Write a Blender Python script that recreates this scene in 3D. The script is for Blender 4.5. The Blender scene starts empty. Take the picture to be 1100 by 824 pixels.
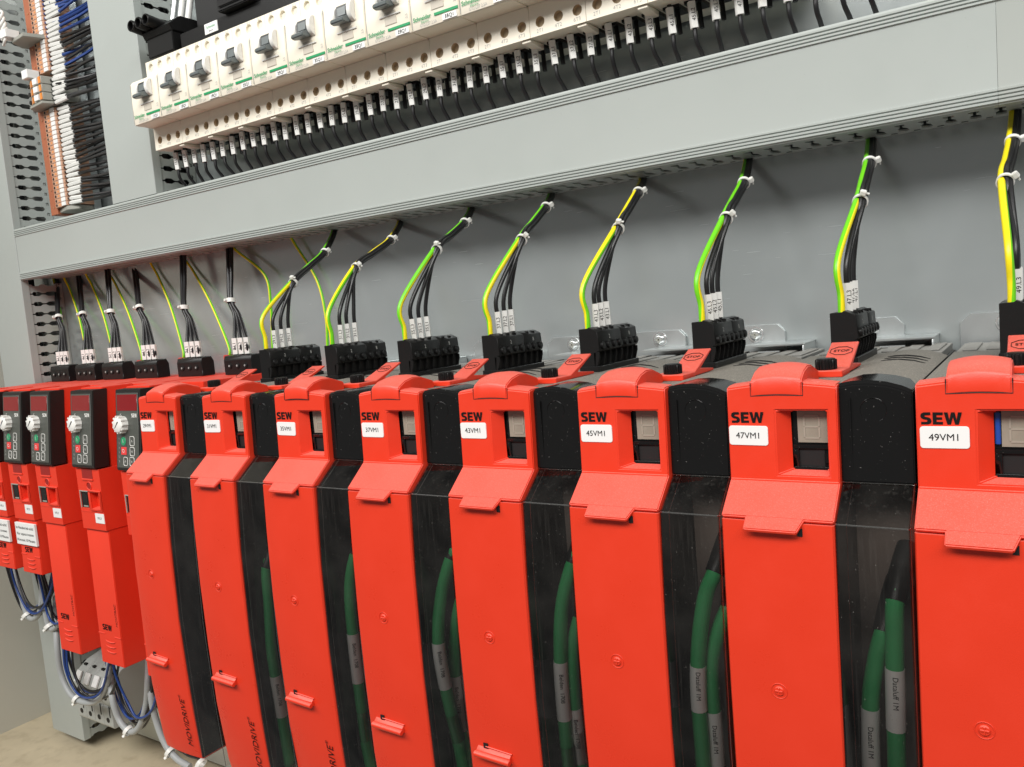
import bpy, bmesh, math, random
from mathutils import Vector, Matrix

# ------------------------------------------------------------------ units
# lengths below are in "u"; 1 u = 0.86 mm (drive pitch 105 u = 90 mm)
S = 0.00086
random.seed(7)
scene = bpy.context.scene
C = scene.collection

# ------------------------------------------------------------------ camera
CAM = (797.239, -488.674, 59.652)
RX = (0.8328935920, 0.5470553991, -0.0837774118)    # right
DN = (-0.0193271208, -0.1225340056, -0.9922761107)  # down
FW = (-0.5530955856, 0.8280795902, -0.0914847823)   # forward
FPX = 872.586
cam = bpy.data.cameras.new('camera')
cam.sensor_width = 36.0
cam.lens = FPX / 1100 * 36.0
cam.clip_start = 0.01
cam.clip_end = 50
camo = bpy.data.objects.new('camera', cam)
C.objects.link(camo)
m = Matrix(((RX[0], -DN[0], -FW[0]), (RX[1], -DN[1], -FW[1]), (RX[2], -DN[2], -FW[2]))).to_4x4()
m.translation = Vector(CAM) * S
camo.matrix_world = m
scene.camera = camo

def at(u, v, x=None, y=None, z=None):
    """the point (u) on the plane x, y or z = const that the photo pixel (u, v) looks at"""
    a, b = (u - 550) / FPX, (v - 412) / FPX
    d = [RX[i] * a + DN[i] * b + FW[i] for i in range(3)]
    k, val = (0, x) if x is not None else (1, y) if y is not None else (2, z)
    t = (val - CAM[k]) / d[k]
    return tuple(CAM[i] + d[i] * t for i in range(3))

# ------------------------------------------------------------------ light
w = bpy.data.worlds.new('World')
scene.world = w
w.use_nodes = True
bg = w.node_tree.nodes['Background']
bg.inputs[0].default_value = (1.0, 0.99, 0.97, 1)
bg.inputs[1].default_value = 0.165

def area(name, loc, target, sx, sy, power, col=(1, 0.985, 0.955)):
    l = bpy.data.lights.new(name, 'AREA')
    l.shape = 'RECTANGLE'
    l.size, l.size_y = sx, sy
    l.energy = power
    l.color = col
    o = bpy.data.objects.new(name, l)
    C.objects.link(o)
    o.location = loc
    d = Vector(target) - Vector(loc)
    o.rotation_euler = d.to_track_quat('-Z', 'Y').to_euler()
    return o
# the room's ceiling tubes, well above and in front of the open cabinet
area('ceiling_tube_light', (0.9, -1.7, 1.7), (0.3, 0.1, 0.0), 1.8, 0.75, 57)
area('ceiling_tube_light', (-0.9, -1.7, 1.7), (-0.1, 0.1, 0.0), 1.8, 0.75, 48)
area('ceiling_tube_light', (2.3, -0.9, 1.7), (0.5, 0.1, 0.0), 1.2, 0.30, 18)

scene.view_settings.view_transform = 'Standard'
scene.view_settings.look = 'None'
scene.view_settings.exposure = 0.0
scene.view_settings.gamma = 1.0
scene.view_settings.use_curve_mapping = False
scene.render.engine = 'CYCLES'
scene.cycles.max_bounces = 10
scene.cycles.transparent_max_bounces = 12

# ------------------------------------------------------------------ materials
def srgb(r, g, b):
    f = lambda c: (c / 255 / 12.92) if c / 255 <= 0.04045 else ((c / 255 + 0.055) / 1.055) ** 2.4
    return (f(r), f(g), f(b), 1)

def mat(name, col, rough=0.5, metal=0.0, var=0.06, vscale=40.0, bump=0.0, bscale=900.0, spec=0.5, dust=0.0, dustcol=(0.5, 0.47, 0.42, 1), dscale=500.0, dust_up=False, coat=0.0, dmin=0.50, dmax=0.80, smudge=0.0):
    M = bpy.data.materials.new(name)
    M.use_nodes = True
    nt = M.node_tree
    N, L = nt.nodes, nt.links
    b = N['Principled BSDF']
    b.inputs['Roughness'].default_value = rough
    b.inputs['Metallic'].default_value = metal
    b.inputs['Specular IOR Level'].default_value = spec
    if coat: b.inputs['Coat Weight'].default_value = coat
    tc = N.new('ShaderNodeTexCoord')
    n1 = N.new('ShaderNodeTexNoise')
    n1.inputs['Scale'].default_value = vscale
    n1.inputs['Detail'].default_value = 4
    L.new(tc.outputs['Object'], n1.inputs['Vector'])
    mx = N.new('ShaderNodeMix'); mx.data_type = 'RGBA'
    mx.inputs['A'].default_value = tuple(c * (1 - var) for c in col[:3]) + (1,)
    mx.inputs['B'].default_value = tuple(min(1, c * (1 + var)) for c in col[:3]) + (1,)
    L.new(n1.outputs['Fac'], mx.inputs['Factor'])
    out = mx.outputs['Result']
    if dust > 0:
        n2 = N.new('ShaderNodeTexNoise')
        n2.inputs['Scale'].default_value = dscale
        n2.inputs['Detail'].default_value = 3
        L.new(tc.outputs['Object'], n2.inputs['Vector'])
        mr = N.new('ShaderNodeMapRange')
        mr.inputs['From Min'].default_value = dmin
        mr.inputs['From Max'].default_value = dmax
        mr.inputs['To Max'].default_value = dust
        L.new(n2.outputs['Fac'], mr.inputs['Value'])
        fac = mr.outputs['Result']
        if dust_up:      # settled dust lies on faces that look up
            g = N.new('ShaderNodeNewGeometry')
            sx = N.new('ShaderNodeSeparateXYZ')
            L.new(g.outputs['Normal'], sx.inputs[0])
            m2 = N.new('ShaderNodeMapRange')
            m2.inputs['From Min'].default_value = 0.25
            m2.inputs['From Max'].default_value = 0.9
            L.new(sx.outputs['Z'], m2.inputs['Value'])
            a1 = N.new('ShaderNodeMath'); a1.operation = 'ADD'; a1.inputs[1].default_value = dust * 0.55
            L.new(fac, a1.inputs[0])
            mu = N.new('ShaderNodeMath'); mu.operation = 'MULTIPLY'; mu.use_clamp = True
            L.new(a1.outputs[0], mu.inputs[0]); L.new(m2.outputs['Result'], mu.inputs[1])
            fac = mu.outputs[0]
        m3 = N.new('ShaderNodeMix'); m3.data_type = 'RGBA'
        L.new(fac, m3.inputs['Factor']); L.new(out, m3.inputs['A'])
        m3.inputs['B'].default_value = dustcol
        out = m3.outputs['Result']
        r3 = N.new('ShaderNodeMapRange'); r3.inputs['To Min'].default_value = rough; r3.inputs['To Max'].default_value = 0.9
        L.new(fac, r3.inputs['Value']); L.new(r3.outputs['Result'], b.inputs['Roughness'])
    L.new(out, b.inputs['Base Color'])
    if smudge and not dust:
        n5 = N.new('ShaderNodeTexNoise'); n5.inputs['Scale'].default_value = 14; n5.inputs['Detail'].default_value = 8; n5.inputs['Roughness'].default_value = .7
        L.new(tc.outputs['Object'], n5.inputs['Vector'])
        r5 = N.new('ShaderNodeMapRange'); r5.inputs['From Min'].default_value = .3; r5.inputs['From Max'].default_value = .7
        r5.inputs['To Min'].default_value = max(.05, rough - smudge); r5.inputs['To Max'].default_value = min(1, rough + smudge)
        L.new(n5.outputs['Fac'], r5.inputs['Value']); L.new(r5.outputs['Result'], b.inputs['Roughness'])
    elif smudge:
        n5 = N.new('ShaderNodeTexNoise'); n5.inputs['Scale'].default_value = 18; n5.inputs['Detail'].default_value = 8; n5.inputs['Roughness'].default_value = .7
        L.new(tc.outputs['Object'], n5.inputs['Vector'])
        r5 = N.new('ShaderNodeMapRange'); r5.inputs['From Min'].default_value = .3; r5.inputs['From Max'].default_value = .7
        r5.inputs['To Min'].default_value = -smudge; r5.inputs['To Max'].default_value = smudge
        a5 = N.new('ShaderNodeMath'); a5.operation = 'ADD'; a5.use_clamp = True
        L.new(n5.outputs['Fac'], r5.inputs['Value']); L.new(r3.outputs['Result'], a5.inputs[0]); L.new(r5.outputs['Result'], a5.inputs[1]); L.new(a5.outputs[0], b.inputs['Roughness'])
    if bump > 0:
        n4 = N.new('ShaderNodeTexNoise'); n4.inputs['Scale'].default_value = bscale; n4.inputs['Detail'].default_value = 2
        L.new(tc.outputs['Object'], n4.inputs['Vector'])
        bp = N.new('ShaderNodeBump'); bp.inputs['Strength'].default_value = bump; bp.inputs['Distance'].default_value = 0.0004
        L.new(n4.outputs['Fac'], bp.inputs['Height']); L.new(bp.outputs['Normal'], b.inputs['Normal'])
    return M

RED = mat('red_plastic', (0.735, 0.041, 0.014, 1), 0.36, var=0.07, vscale=18, bump=0.16, bscale=2600, dust=0.34, dustcol=(0.84, 0.40, 0.34, 1), dscale=2200, dust_up=True, smudge=.14)
RED2 = mat('red_powder_metal', (0.76, 0.038, 0.013, 1), 0.5, var=0.05, vscale=20, bump=0.10, bscale=2500, dust=0.25, dustcol=(0.7, 0.3, 0.25, 1), dscale=1200, dust_up=True)
BLACK = mat('black_gloss_plastic', (0.008, 0.008, 0.008, 1), 0.13, var=0.1, spec=0.28, dust=0.5, dustcol=(0.42, 0.4, 0.37, 1), dscale=900, dmin=0.70, dmax=0.78)
PLUG = mat('black_plug_plastic', (0.009, 0.009, 0.009, 1), 0.36, var=0.15, bump=0.1, spec=0.25, dust=0.12, dustcol=(0.3, 0.29, 0.27, 1), dscale=900, dmin=0.66, dmax=0.8)
DARK = mat('dark_recess', (0.006, 0.006, 0.006, 1), 0.6)
TOPGREY = mat('dusty_dark_housing', (0.035, 0.035, 0.034, 1), 0.55, var=0.2, bump=0.2, dust=0.75, dustcol=(0.36, 0.33, 0.28, 1), dscale=1100, dust_up=True)
DUCT = mat('grey_pvc', (0.385, 0.416, 0.395, 1), 0.44, var=0.04, vscale=5, smudge=.14, dust=.35, dustcol=(.26, .27, .25, 1), dscale=330, dmin=.72, dmax=.80, bump=0.04, bscale=1500, spec=0.4)
DUCT_SHADOW = mat('grey_pvc_shadow', (0.37, 0.395, 0.37, 1), 0.5, var=0.02, vscale=8, bump=0.04, bscale=1500, spec=0.4)  # duct grey with a soft shadow put into the colour
CREAM = mat('cream_breaker_plastic', (0.88, 0.82, 0.69, 1), 0.45, var=0.03, vscale=30, bump=0.05)
WHITEP = mat('white_plastic', (0.80, 0.79, 0.75, 1), 0.45, var=0.03)
LABEL = mat('white_label', (0.82, 0.82, 0.80, 1), 0.45, var=0.02)
SLEEVE = mat('white_sleeve', (0.76, 0.76, 0.73, 1), 0.35, var=0.04)
NYLON = mat('white_nylon', (0.78, 0.78, 0.74, 1), 0.35, var=0.03)
INK = mat('black_ink', (0.008, 0.007, 0.007, 1), 0.7, spec=0.15)
GREYINK = mat('grey_ink', (0.42, 0.42, 0.40, 1), 0.6)
GREENINK = mat('green_ink', (0.0, 0.30, 0.10, 1), 0.5)
WBLACK = mat('black_wire', (0.012, 0.012, 0.013, 1), 0.34, var=0.1, bump=0.05)
WGREEN = mat('green_wire', (0.16, 0.62, 0.012, 1), 0.35, var=0.05)
WYELLOW = mat('yellow_wire', (0.86, 0.72, 0.01, 1), 0.35, var=0.05)
WBLUE = mat('dark_blue_wire', (0.014, 0.05, 0.22, 1), 0.35, var=0.1)
WGREY = mat('grey_cable', (0.36, 0.38, 0.38, 1), 0.45, var=0.05)
NETGREEN = mat('green_cable', (0.04, 0.40, 0.13, 1), 0.36, var=0.06, vscale=60)
STEEL = mat('zinc_steel', (0.58, 0.61, 0.61, 1), 0.28, 0.7, var=0.12, vscale=60, bump=0.05)
KEYGREY = mat('keypad_grey', (0.075, 0.08, 0.070, 1), 0.4, var=0.05)
DISPRED = mat('display_red', (0.22, 0.010, 0.012, 1), 0.12, var=0.05)
BTNGREEN = mat('button_green', (0.02, 0.28, 0.12, 1), 0.4)
BTNRED = mat('button_red', (0.75, 0.05, 0.05, 1), 0.4)
DISPLAY = mat('segment_display', (0.28, 0.25, 0.20, 1), 0.12, var=0.22, vscale=120)
BROWN = mat('terminal_brown', (0.38, 0.12, 0.055, 1), 0.5, var=0.08)
PEACH = mat('terminal_peach', (0.56, 0.32, 0.21, 1), 0.5, var=0.06)
ORANGE = mat('terminal_orange', (0.80, 0.28, 0.05, 1), 0.5)
TGREY = mat('terminal_grey', (0.33, 0.33, 0.29, 1), 0.5, var=0.05)
FUSEGREY = mat('fuse_grey', (0.40, 0.42, 0.40, 1), 0.45, var=0.04)
SCREWM = mat('bright_screw_steel', (0.75, 0.77, 0.77, 1), 0.22, 0.8, var=0.1)
COPPER = mat('copper', (0.65, 0.35, 0.2, 1), 0.4, 0.8)

def plate_mat():
    M = mat('galvanised_plate', (0.50, 0.54, 0.54, 1), 0.30, 0.55, var=0.16, vscale=6, bump=0.03, bscale=300)
    nt = M.node_tree; N, L = nt.nodes, nt.links
    b = N['Principled BSDF']
    tc = N.new('ShaderNodeTexCoord'); mp = N.new('ShaderNodeMapping'); mp.inputs['Scale'].default_value = (5, 1, 30)
    L.new(tc.outputs['Object'], mp.inputs[0])
    n = N.new('ShaderNodeTexNoise'); n.inputs['Scale'].default_value = 3; n.inputs['Detail'].default_value = 6
    L.new(mp.outputs[0], n.inputs['Vector'])
    r = N.new('ShaderNodeMapRange'); r.inputs['To Min'].default_value = 0.17; r.inputs['To Max'].default_value = 0.26
    # sparse fine handling scratches
    m2 = N.new('ShaderNodeMapping'); m2.inputs['Scale'].default_value = (8, 1, 420); m2.inputs['Rotation'].default_value = (0, .03, 0)
    L.new(tc.outputs['Object'], m2.inputs[0])
    n2 = N.new('ShaderNodeTexNoise'); n2.inputs['Scale'].default_value = 2.2; n2.inputs['Detail'].default_value = 2
    L.new(m2.outputs[0], n2.inputs['Vector'])
    r2 = N.new('ShaderNodeMapRange'); r2.inputs['From Min'].default_value = .75; r2.inputs['From Max'].default_value = .80; r2.inputs['To Max'].default_value = .3
    L.new(n2.outputs['Fac'], r2.inputs['Value'])
    ad = N.new('ShaderNodeMath'); ad.operation = 'ADD'
    L.new(n.outputs['Fac'], r.inputs['Value']); L.new(r.outputs['Result'], ad.inputs[0]); L.new(r2.outputs['Result'], ad.inputs[1]); L.new(ad.outputs[0], b.inputs['Roughness'])
    return M
PLATE = plate_mat()
WALLM = mat('painted_cabinet_wall', (0.50, 0.485, 0.42, 1), 0.5, var=0.06, vscale=4, bump=0.08, bscale=700, smudge=.1)

def floor_mat():
    M = mat('cabinet_floor', (0.55, 0.47, 0.33, 1), 0.5, var=0.22, vscale=16, bump=0.3, bscale=160, dust=0.45, dustcol=(0.30, 0.24, 0.15, 1), dscale=45, smudge=.15)
    return M
FLOORM = floor_mat()

def clear_mat():
    M = bpy.data.materials.new('clear_smoky_plastic'); M.use_nodes = True
    nt = M.node_tree; N, L = nt.nodes, nt.links
    N.remove(N['Principled BSDF'])
    out = N['Material Output']
    tr = N.new('ShaderNodeBsdfTransparent'); tr.inputs[0].default_value = (0.95, 0.94, 0.92, 1)
    gl = N.new('ShaderNodeBsdfGlossy'); gl.inputs['Roughness'].default_value = 0.04; gl.inputs[0].default_value = (0.9, 0.9, 0.9, 1)
    lw = N.new('ShaderNodeFresnel'); lw.inputs['IOR'].default_value = 1.5
    mx = N.new('ShaderNodeMixShader'); L.new(lw.outputs[0], mx.inputs[0]); L.new(tr.outputs[0], mx.inputs[1]); L.new(gl.outputs[0], mx.inputs[2])
    tc = N.new('ShaderNodeTexCoord')
    n = N.new('ShaderNodeTexNoise'); n.inputs['Scale'].default_value = 1100; n.inputs['Detail'].default_value = 3
    L.new(tc.outputs['Object'], n.inputs['Vector'])
    r = N.new('ShaderNodeMapRange'); r.inputs['From Min'].default_value = 0.71; r.inputs['From Max'].default_value = 0.77; r.inputs['To Max'].default_value = 0.55
    L.new(n.outputs['Fac'], r.inputs['Value'])
    n2 = N.new('ShaderNodeTexNoise'); n2.inputs['Scale'].default_value = 25; n2.inputs['Detail'].default_value = 5
    L.new(tc.outputs['Object'], n2.inputs['Vector'])
    r2 = N.new('ShaderNodeMapRange'); r2.inputs['From Min'].default_value = 0.4; r2.inputs['From Max'].default_value = 0.75; r2.inputs['To Min'].default_value = 0.0; r2.inputs['To Max'].default_value = 0.035
    L.new(n2.outputs['Fac'], r2.inputs['Value'])
    mp = N.new('ShaderNodeMapping'); mp.inputs['Scale'].default_value = (420, 420, 14); L.new(tc.outputs['Object'], mp.inputs[0])
    n3 = N.new('ShaderNodeTexNoise'); n3.inputs['Scale'].default_value = 1; n3.inputs['Detail'].default_value = 4; L.new(mp.outputs[0], n3.inputs['Vector'])
    r3 = N.new('ShaderNodeMapRange'); r3.inputs['From Min'].default_value = .52; r3.inputs['From Max'].default_value = .8; r3.inputs['To Max'].default_value = .045; L.new(n3.outputs['Fac'], r3.inputs['Value'])
    m0 = N.new('ShaderNodeMath'); m0.operation = 'MAXIMUM'; L.new(r.outputs[0], m0.inputs[0]); L.new(r3.outputs[0], m0.inputs[1])
    mxx = N.new('ShaderNodeMath'); mxx.operation = 'MAXIMUM'; L.new(m0.outputs[0], mxx.inputs[0]); L.new(r2.outputs[0], mxx.inputs[1])
    df = N.new('ShaderNodeBsdfDiffuse'); df.inputs[0].default_value = (0.45, 0.42, 0.38, 1)
    m2 = N.new('ShaderNodeMixShader'); L.new(mxx.outputs[0], m2.inputs[0]); L.new(mx.outputs[0], m2.inputs[1]); L.new(df.outputs[0], m2.inputs[2])
    L.new(m2.outputs[0], out.inputs['Surface'])
    return M
CLEAR = clear_mat()
def edge_mat():
    M = bpy.data.materials.new('polished_clear_edge'); M.use_nodes = True
    nt = M.node_tree; N, L = nt.nodes, nt.links
    N.remove(N['Principled BSDF'])
    tr = N.new('ShaderNodeBsdfTransparent'); tr.inputs[0].default_value = (.7, .68, .66, 1)
    gl = N.new('ShaderNodeBsdfGlossy'); gl.inputs['Roughness'].default_value = 0.22; gl.inputs[0].default_value = (.8, .8, .78, 1)
    nz = N.new('ShaderNodeTexNoise'); nz.inputs['Scale'].default_value = 90
    mr = N.new('ShaderNodeMapRange'); mr.inputs['To Min'].default_value = .2; mr.inputs['To Max'].default_value = .6
    L.new(nz.outputs['Fac'], mr.inputs['Value'])
    mx = N.new('ShaderNodeMixShader'); L.new(mr.outputs[0], mx.inputs[0]); L.new(tr.outputs[0], mx.inputs[1]); L.new(gl.outputs[0], mx.inputs[2])
    L.new(mx.outputs[0], N['Material Output'].inputs['Surface'])
    return M
EDGE = edge_mat()

# ------------------------------------------------------------------ builders
class MB:
    def __init__(s):
        s.bm = bmesh.new()
    def V(s, p): return s.bm.verts.new((p[0] * S, p[1] * S, p[2] * S))
    def face(s, vs, mi=0):
        try:
            f = s.bm.faces.new(vs); f.material_index = mi; return f
        except ValueError: return None
    def quad(s, a, b, c, d, mi=0): return s.face([s.V(a), s.V(b), s.V(c), s.V(d)], mi)
    def box(s, x0, x1, y0, y1, z0, z1, mi=0):
        v = [s.V((x, y, z)) for x in (x0, x1) for y in (y0, y1) for z in (z0, z1)]
        for q in ((0, 1, 3, 2), (4, 6, 7, 5), (0, 4, 5, 1), (2, 3, 7, 6), (0, 2, 6, 4), (1, 5, 7, 3)): s.face([v[i] for i in q], mi)
        return s
    def prism(s, poly, axis, a0, a1, mi=0):
        """poly: list of 2d points in the other two axes, in xyz order"""
        def P(p, a): return (a, p[0], p[1]) if axis == 'x' else (p[0], a, p[1]) if axis == 'y' else (p[0], p[1], a)
        A = [s.V(P(p, a0)) for p in poly]; B = [s.V(P(p, a1)) for p in poly]
        n = len(poly)
        s.face(A, mi); s.face(B[::-1], mi)
        for i in range(n): s.face([A[i], B[i], B[(i + 1) % n], A[(i + 1) % n]], mi)
        return s
    def cyl(s, c, axis, r, h, n=16, r2=None, mi=0, cap=True):
        r2 = r if r2 is None else r2
        ax = {'x': Vector((1, 0, 0)), 'y': Vector((0, 1, 0)), 'z': Vector((0, 0, 1))}[axis] if isinstance(axis, str) else Vector(axis).normalized()
        u = ax.orthogonal().normalized(); w_ = ax.cross(u); c = Vector(c)
        A = []; B = []
        for i in range(n):
            t = 2 * math.pi * i / n; d = u * math.cos(t) + w_ * math.sin(t)
            A.append(s.V(c + d * r)); B.append(s.V(c + ax * h + d * r2))
        for i in range(n): s.face([A[i], A[(i + 1) % n], B[(i + 1) % n], B[i]], mi)
        if cap: s.face(A[::-1], mi); s.face(B, mi)
        return s
    def tube(s, pts, r, n=8, mi=None, twist=0.0, closed=False):
        """sweep; mi may be a function (ring, side) -> material index"""
        P = [Vector(p) for p in pts]; m_ = len(P); rings = []
        T = [(P[min(i + 1, m_ - 1)] - P[max(i - 1, 0)]).normalized() for i in range(m_)]
        if closed: T = [(P[(i + 1) % m_] - P[(i - 1) % m_]).normalized() for i in range(m_)]
        u = T[0].orthogonal().normalized()
        for i in range(m_):
            u = (u - T[i] * u.dot(T[i])).normalized(); w_ = T[i].cross(u)
            ri = r[i] if isinstance(r, (list, tuple)) else r
            rings.append([s.V(P[i] + (u * math.cos(2 * math.pi * k / n + twist * i) + w_ * math.sin(2 * math.pi * k / n + twist * i)) * ri) for k in range(n)])
        for i in range(m_ if closed else m_ - 1):
            for k in range(n):
                a, b_ = rings[i], rings[(i + 1) % m_]
                s.face([a[k], a[(k + 1) % n], b_[(k + 1) % n], b_[k]], mi(i, k) if mi else 0)
        if not closed: s.face(rings[0][::-1], mi(0, 0) if mi else 0); s.face(rings[-1], mi(0, 0) if mi else 0)
        return s
    def hole_panel(s, x0, x1, z0, z1, cx, cz, r, y, depth, n=16, mi=0, mih=0):
        """a flat cell facing -Y with a round blind hole"""
        O = []; I = []; K = []
        for i in range(n):
            t = 2 * math.pi * (i + 0.5) / n; dx, dz = math.cos(t), math.sin(t)
            k = min((x1 - cx) / dx if dx > 1e-9 else 1e9, (x0 - cx) / dx if dx < -1e-9 else 1e9, (z1 - cz) / dz if dz > 1e-9 else 1e9, (z0 - cz) / dz if dz < -1e-9 else 1e9)
            O.append(s.V((cx + dx * k, y, cz + dz * k))); I.append(s.V((cx + dx * r, y, cz + dz * r))); K.append(s.V((cx + dx * r * 0.92, y + depth, cz + dz * r * 0.92)))
        for i in range(n):
            j = (i + 1) % n
            s.face([O[i], O[j], I[j], I[i]], mi); s.face([I[i], I[j], K[j], K[i]], mih)
        s.face(K[::-1], mih)
        # corners
        for X, Z in ((x0, z0), (x1, z0), (x1, z1), (x0, z1)):
            a = math.atan2(Z - cz, X - cx) % (2 * math.pi)
            i = int((a / (2 * math.pi)) * n - 0.5) % n
            s.face([O[i], s.V((X, y, Z)), O[(i + 1) % n]], mi)
        return s
    def build(s, name, mats, parent=None, bevel=0, seg=2, ang=25, smooth=35, weld=True, loc=None):
        if weld: bmesh.ops.remove_doubles(s.bm, verts=s.bm.verts, dist=1e-6)
        bmesh.ops.recalc_face_normals(s.bm, faces=s.bm.faces)
        if bevel:
            ed = [e for e in s.bm.edges if len(e.link_faces) == 2 and e.calc_face_angle(0) > math.radians(ang)]
            bmesh.ops.bevel(s.bm, geom=ed, offset=bevel * S, segments=seg, affect='EDGES', clamp_overlap=True)
        me = bpy.data.meshes.new(name)
        s.bm.to_mesh(me); s.bm.free()
        for mm in (mats if isinstance(mats, (list, tuple)) else [mats]): me.materials.append(mm)
        me.shade_smooth()
        me.set_sharp_from_angle(angle=math.radians(smooth))
        return link(name, me, parent, loc)

def link(name, me, parent=None, loc=None):
    o = bpy.data.objects.new(name, me); C.objects.link(o)
    if parent is not None: o.parent = parent
    if loc is not None: o.location = Vector(loc) * S
    return o

def tag(o, label, cat, group=None, kind=None):
    o['label'] = label; o['category'] = cat
    if group: o['group'] = group
    if kind: o['kind'] = kind
    return o
def struct(o, label=None):
    o['kind'] = 'structure'
    if label: o['label'] = label; o['category'] = o.name.split('.')[0].replace('_', ' ')
    return o
def thing(name, label, cat, loc=(0, 0, 0), group=None):
    o = bpy.data.objects.new(name, None); C.objects.link(o)
    o.empty_display_size = 0.01
    o.location = Vector(loc) * S
    return tag(o, label, cat, group)

_txt = {}
def text_mesh(body, size, mtl, embolden=0.0, sx=1.0, shear=0.0, space=1.0):
    """flat lettering as a mesh lying in local XY, centred at its origin (u)"""
    key = (body, size, mtl.name, embolden, sx, shear)
    if key in _txt: return _txt[key]
    cu = bpy.data.curves.new('lettering', 'FONT')
    cu.body = body; cu.size = 1.0; cu.align_x = 'CENTER'; cu.align_y = 'CENTER'; cu.offset = embolden / size
    cu.shear = shear; cu.resolution_u = 3; cu.space_character = space
    o = bpy.data.objects.new('lettering', cu); C.objects.link(o)
    dg = bpy.context.evaluated_depsgraph_get()
    me = bpy.data.meshes.new_from_object(o.evaluated_get(dg))
    bpy.data.objects.remove(o); bpy.data.curves.remove(cu)
    k_ = size * S
    for v in me.vertices: v.co.x *= sx * k_; v.co.y *= k_; v.co.z *= k_
    me.materials.clear(); me.materials.append(mtl)
    me.name = 'lettering'
    _txt[key] = me
    return me
def letter(body, size, mtl, parent, loc, right=(1, 0, 0), up=(0, 0, 1), **k):
    me = text_mesh(body, size, mtl, **k)
    o = bpy.data.objects.new('lettering', me); C.objects.link(o)
    r = Vector(right).normalized(); u = Vector(up); u = (u - r * u.dot(r)).normalized(); n = r.cross(u)
    M_ = Matrix((r, u, n)).transposed().to_4x4(); M_.translation = Vector(loc) * S
    o.parent = parent
    o.matrix_local = M_
    return o

_G = [[(.05, 0), (.62, 0), (.84, .10), (.88, .30), (.82, .48), (.66, .58), (.36, .64), (.33, .70), (.38, .78), (.80, .78), (.80, 1), (.28, 1), (.06, .90), (0, .70), (.06, .54), (.22, .44), (.52, .38), (.56, .30), (.50, .22), (.05, .22)],
      [(0, 0), (.8, 0), (.8, .22), (.3, .22), (.3, .4), (.74, .4), (.74, .6), (.3, .6), (.3, .78), (.8, .78), (.8, 1), (0, 1)],
      [(0, 1), (.3, 1), (.42, .38), (.56, 1), (.84, 1), (.98, .38), (1.1, 1), (1.4, 1), (1.14, 0), (.86, 0), (.70, .62), (.54, 0), (.26, 0)]]
def logo(width, height, mtl, parent, loc):
    """the heavy three letter maker's mark, centred at loc, facing -Y"""
    mb = MB(); k = width / 3.26
    for g, x0 in zip(_G, (0, .98, 1.86)):
        mb.face([mb.V(((x + x0) * k - width / 2, 0, (z - .5) * height)) for x, z in g])
    o = mb.build('lettering', mtl, parent, weld=False, loc=loc)
    return o

def copy_tree(o, parent=None):
    c = o.copy(); C.objects.link(c); c.parent = parent
    for ch in list(o.children): copy_tree(ch, c)
    return c

def spline(pts, k=8):
    P = [Vector(p) for p in pts]; P = [P[0] * 2 - P[1]] + P + [P[-1] * 2 - P[-2]]
    out = []
    for i in range(1, len(P) - 2):
        for j in range(k):
            t = j / k; a, b, c_, d = P[i - 1], P[i], P[i + 1], P[i + 2]
            out.append(0.5 * ((2 * b) + (c_ - a) * t + (2 * a - 5 * b + 4 * c_ - d) * t * t + (3 * b - a - 3 * c_ + d) * t ** 3))
    out.append(P[-2]); return out

# ------------------------------------------------------------------ the setting
PY = 318            # face of the mounting plate
FLZ = -693
b = MB().box(-940, 1500, PY, PY + 4, -681, 900).build('mounting_plate', PLATE); struct(b)
b = MB().box(-960, -952, -300, 420, FLZ, 900).build('cabinet_side_wall', WALLM); struct(b)
b = MB().box(-960, 1500, 400, 408, FLZ, 900).build('cabinet_back_wall', WALLM); struct(b)
b = MB().box(-960, 1500, -140, 400, FLZ - 10, FLZ).build('cabinet_floor', FLOORM); struct(b)

# ---- wiring ducts
PROF = [(0, 1.0), (7, 1.0), (9, 3.6), (19, 4.0), (24, 1.2), (29, 1.2), (34, 3.8), (46, 4.0), (48, 2.2), (49.5, 0.0)]   # depth behind the cover lip, half slot
def slotted(mb, a0, a1, pitch, place, depth_end, thick):
    """fingers of a slotted duct wall: place(a, d, t) -> point; a along the duct, d depth, t thickness 0/1"""
    n = int((a1 - a0) / pitch)
    for i in range(n):
        s0, s1 = a0 + i * pitch, a0 + (i + 1) * pitch
        for (d0, g0), (d1, g1) in zip(PROF[:-1], PROF[1:]):
            lo0, hi0, lo1, hi1 = s0 + g0, s1 - g0, s0 + g1, s1 - g1
            mb.quad(place(lo0, d0, 0), place(hi0, d0, 0), place(hi1, d1, 0), place(lo1, d1, 0))
            mb.quad(place(lo0, d0, 1), place(hi0, d0, 1), place(hi1, d1, 1), place(lo1, d1, 1))
            mb.quad(place(lo0, d0, 0), place(lo1, d1, 0), place(lo1, d1, 1), place(lo0, d0, 1))
            mb.quad(place(hi0, d0, 0), place(hi1, d1, 0), place(hi1, d1, 1), place(hi0, d0, 1))
        d = PROF[-1][0]
        # the solid foot with a small punched hole
        q0, q1 = s0 + pitch * .36, s0 + pitch * .64
        e0, e1 = d + 2.5, d + 7
        for (aa, ab, da, db) in ((s0, s1, d, e0), (s0, q0, e0, e1), (q1, s1, e0, e1), (s0, s1, e1, depth_end)):
            mb.quad(place(aa, da, 0), place(ab, da, 0), place(ab, db, 0), place(aa, db, 0))
        mb.quad(place(q0, e0, 1), place(q1, e0, 1), place(q1, e1, 1), place(q0, e1, 1))

def ribs(z0, z1, n, y, h):
    """zigzag from z0 to z1: n shallow ridges standing h proud of y"""
    out = []; st = (z1 - z0) / n
    for i in range(n):
        a = z0 + i * st
        out += [(y + .5, a), (y - h, a + st * .22), (y - h, a + st * .74), (y + .5, a + st * .92)]
    return out

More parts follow.
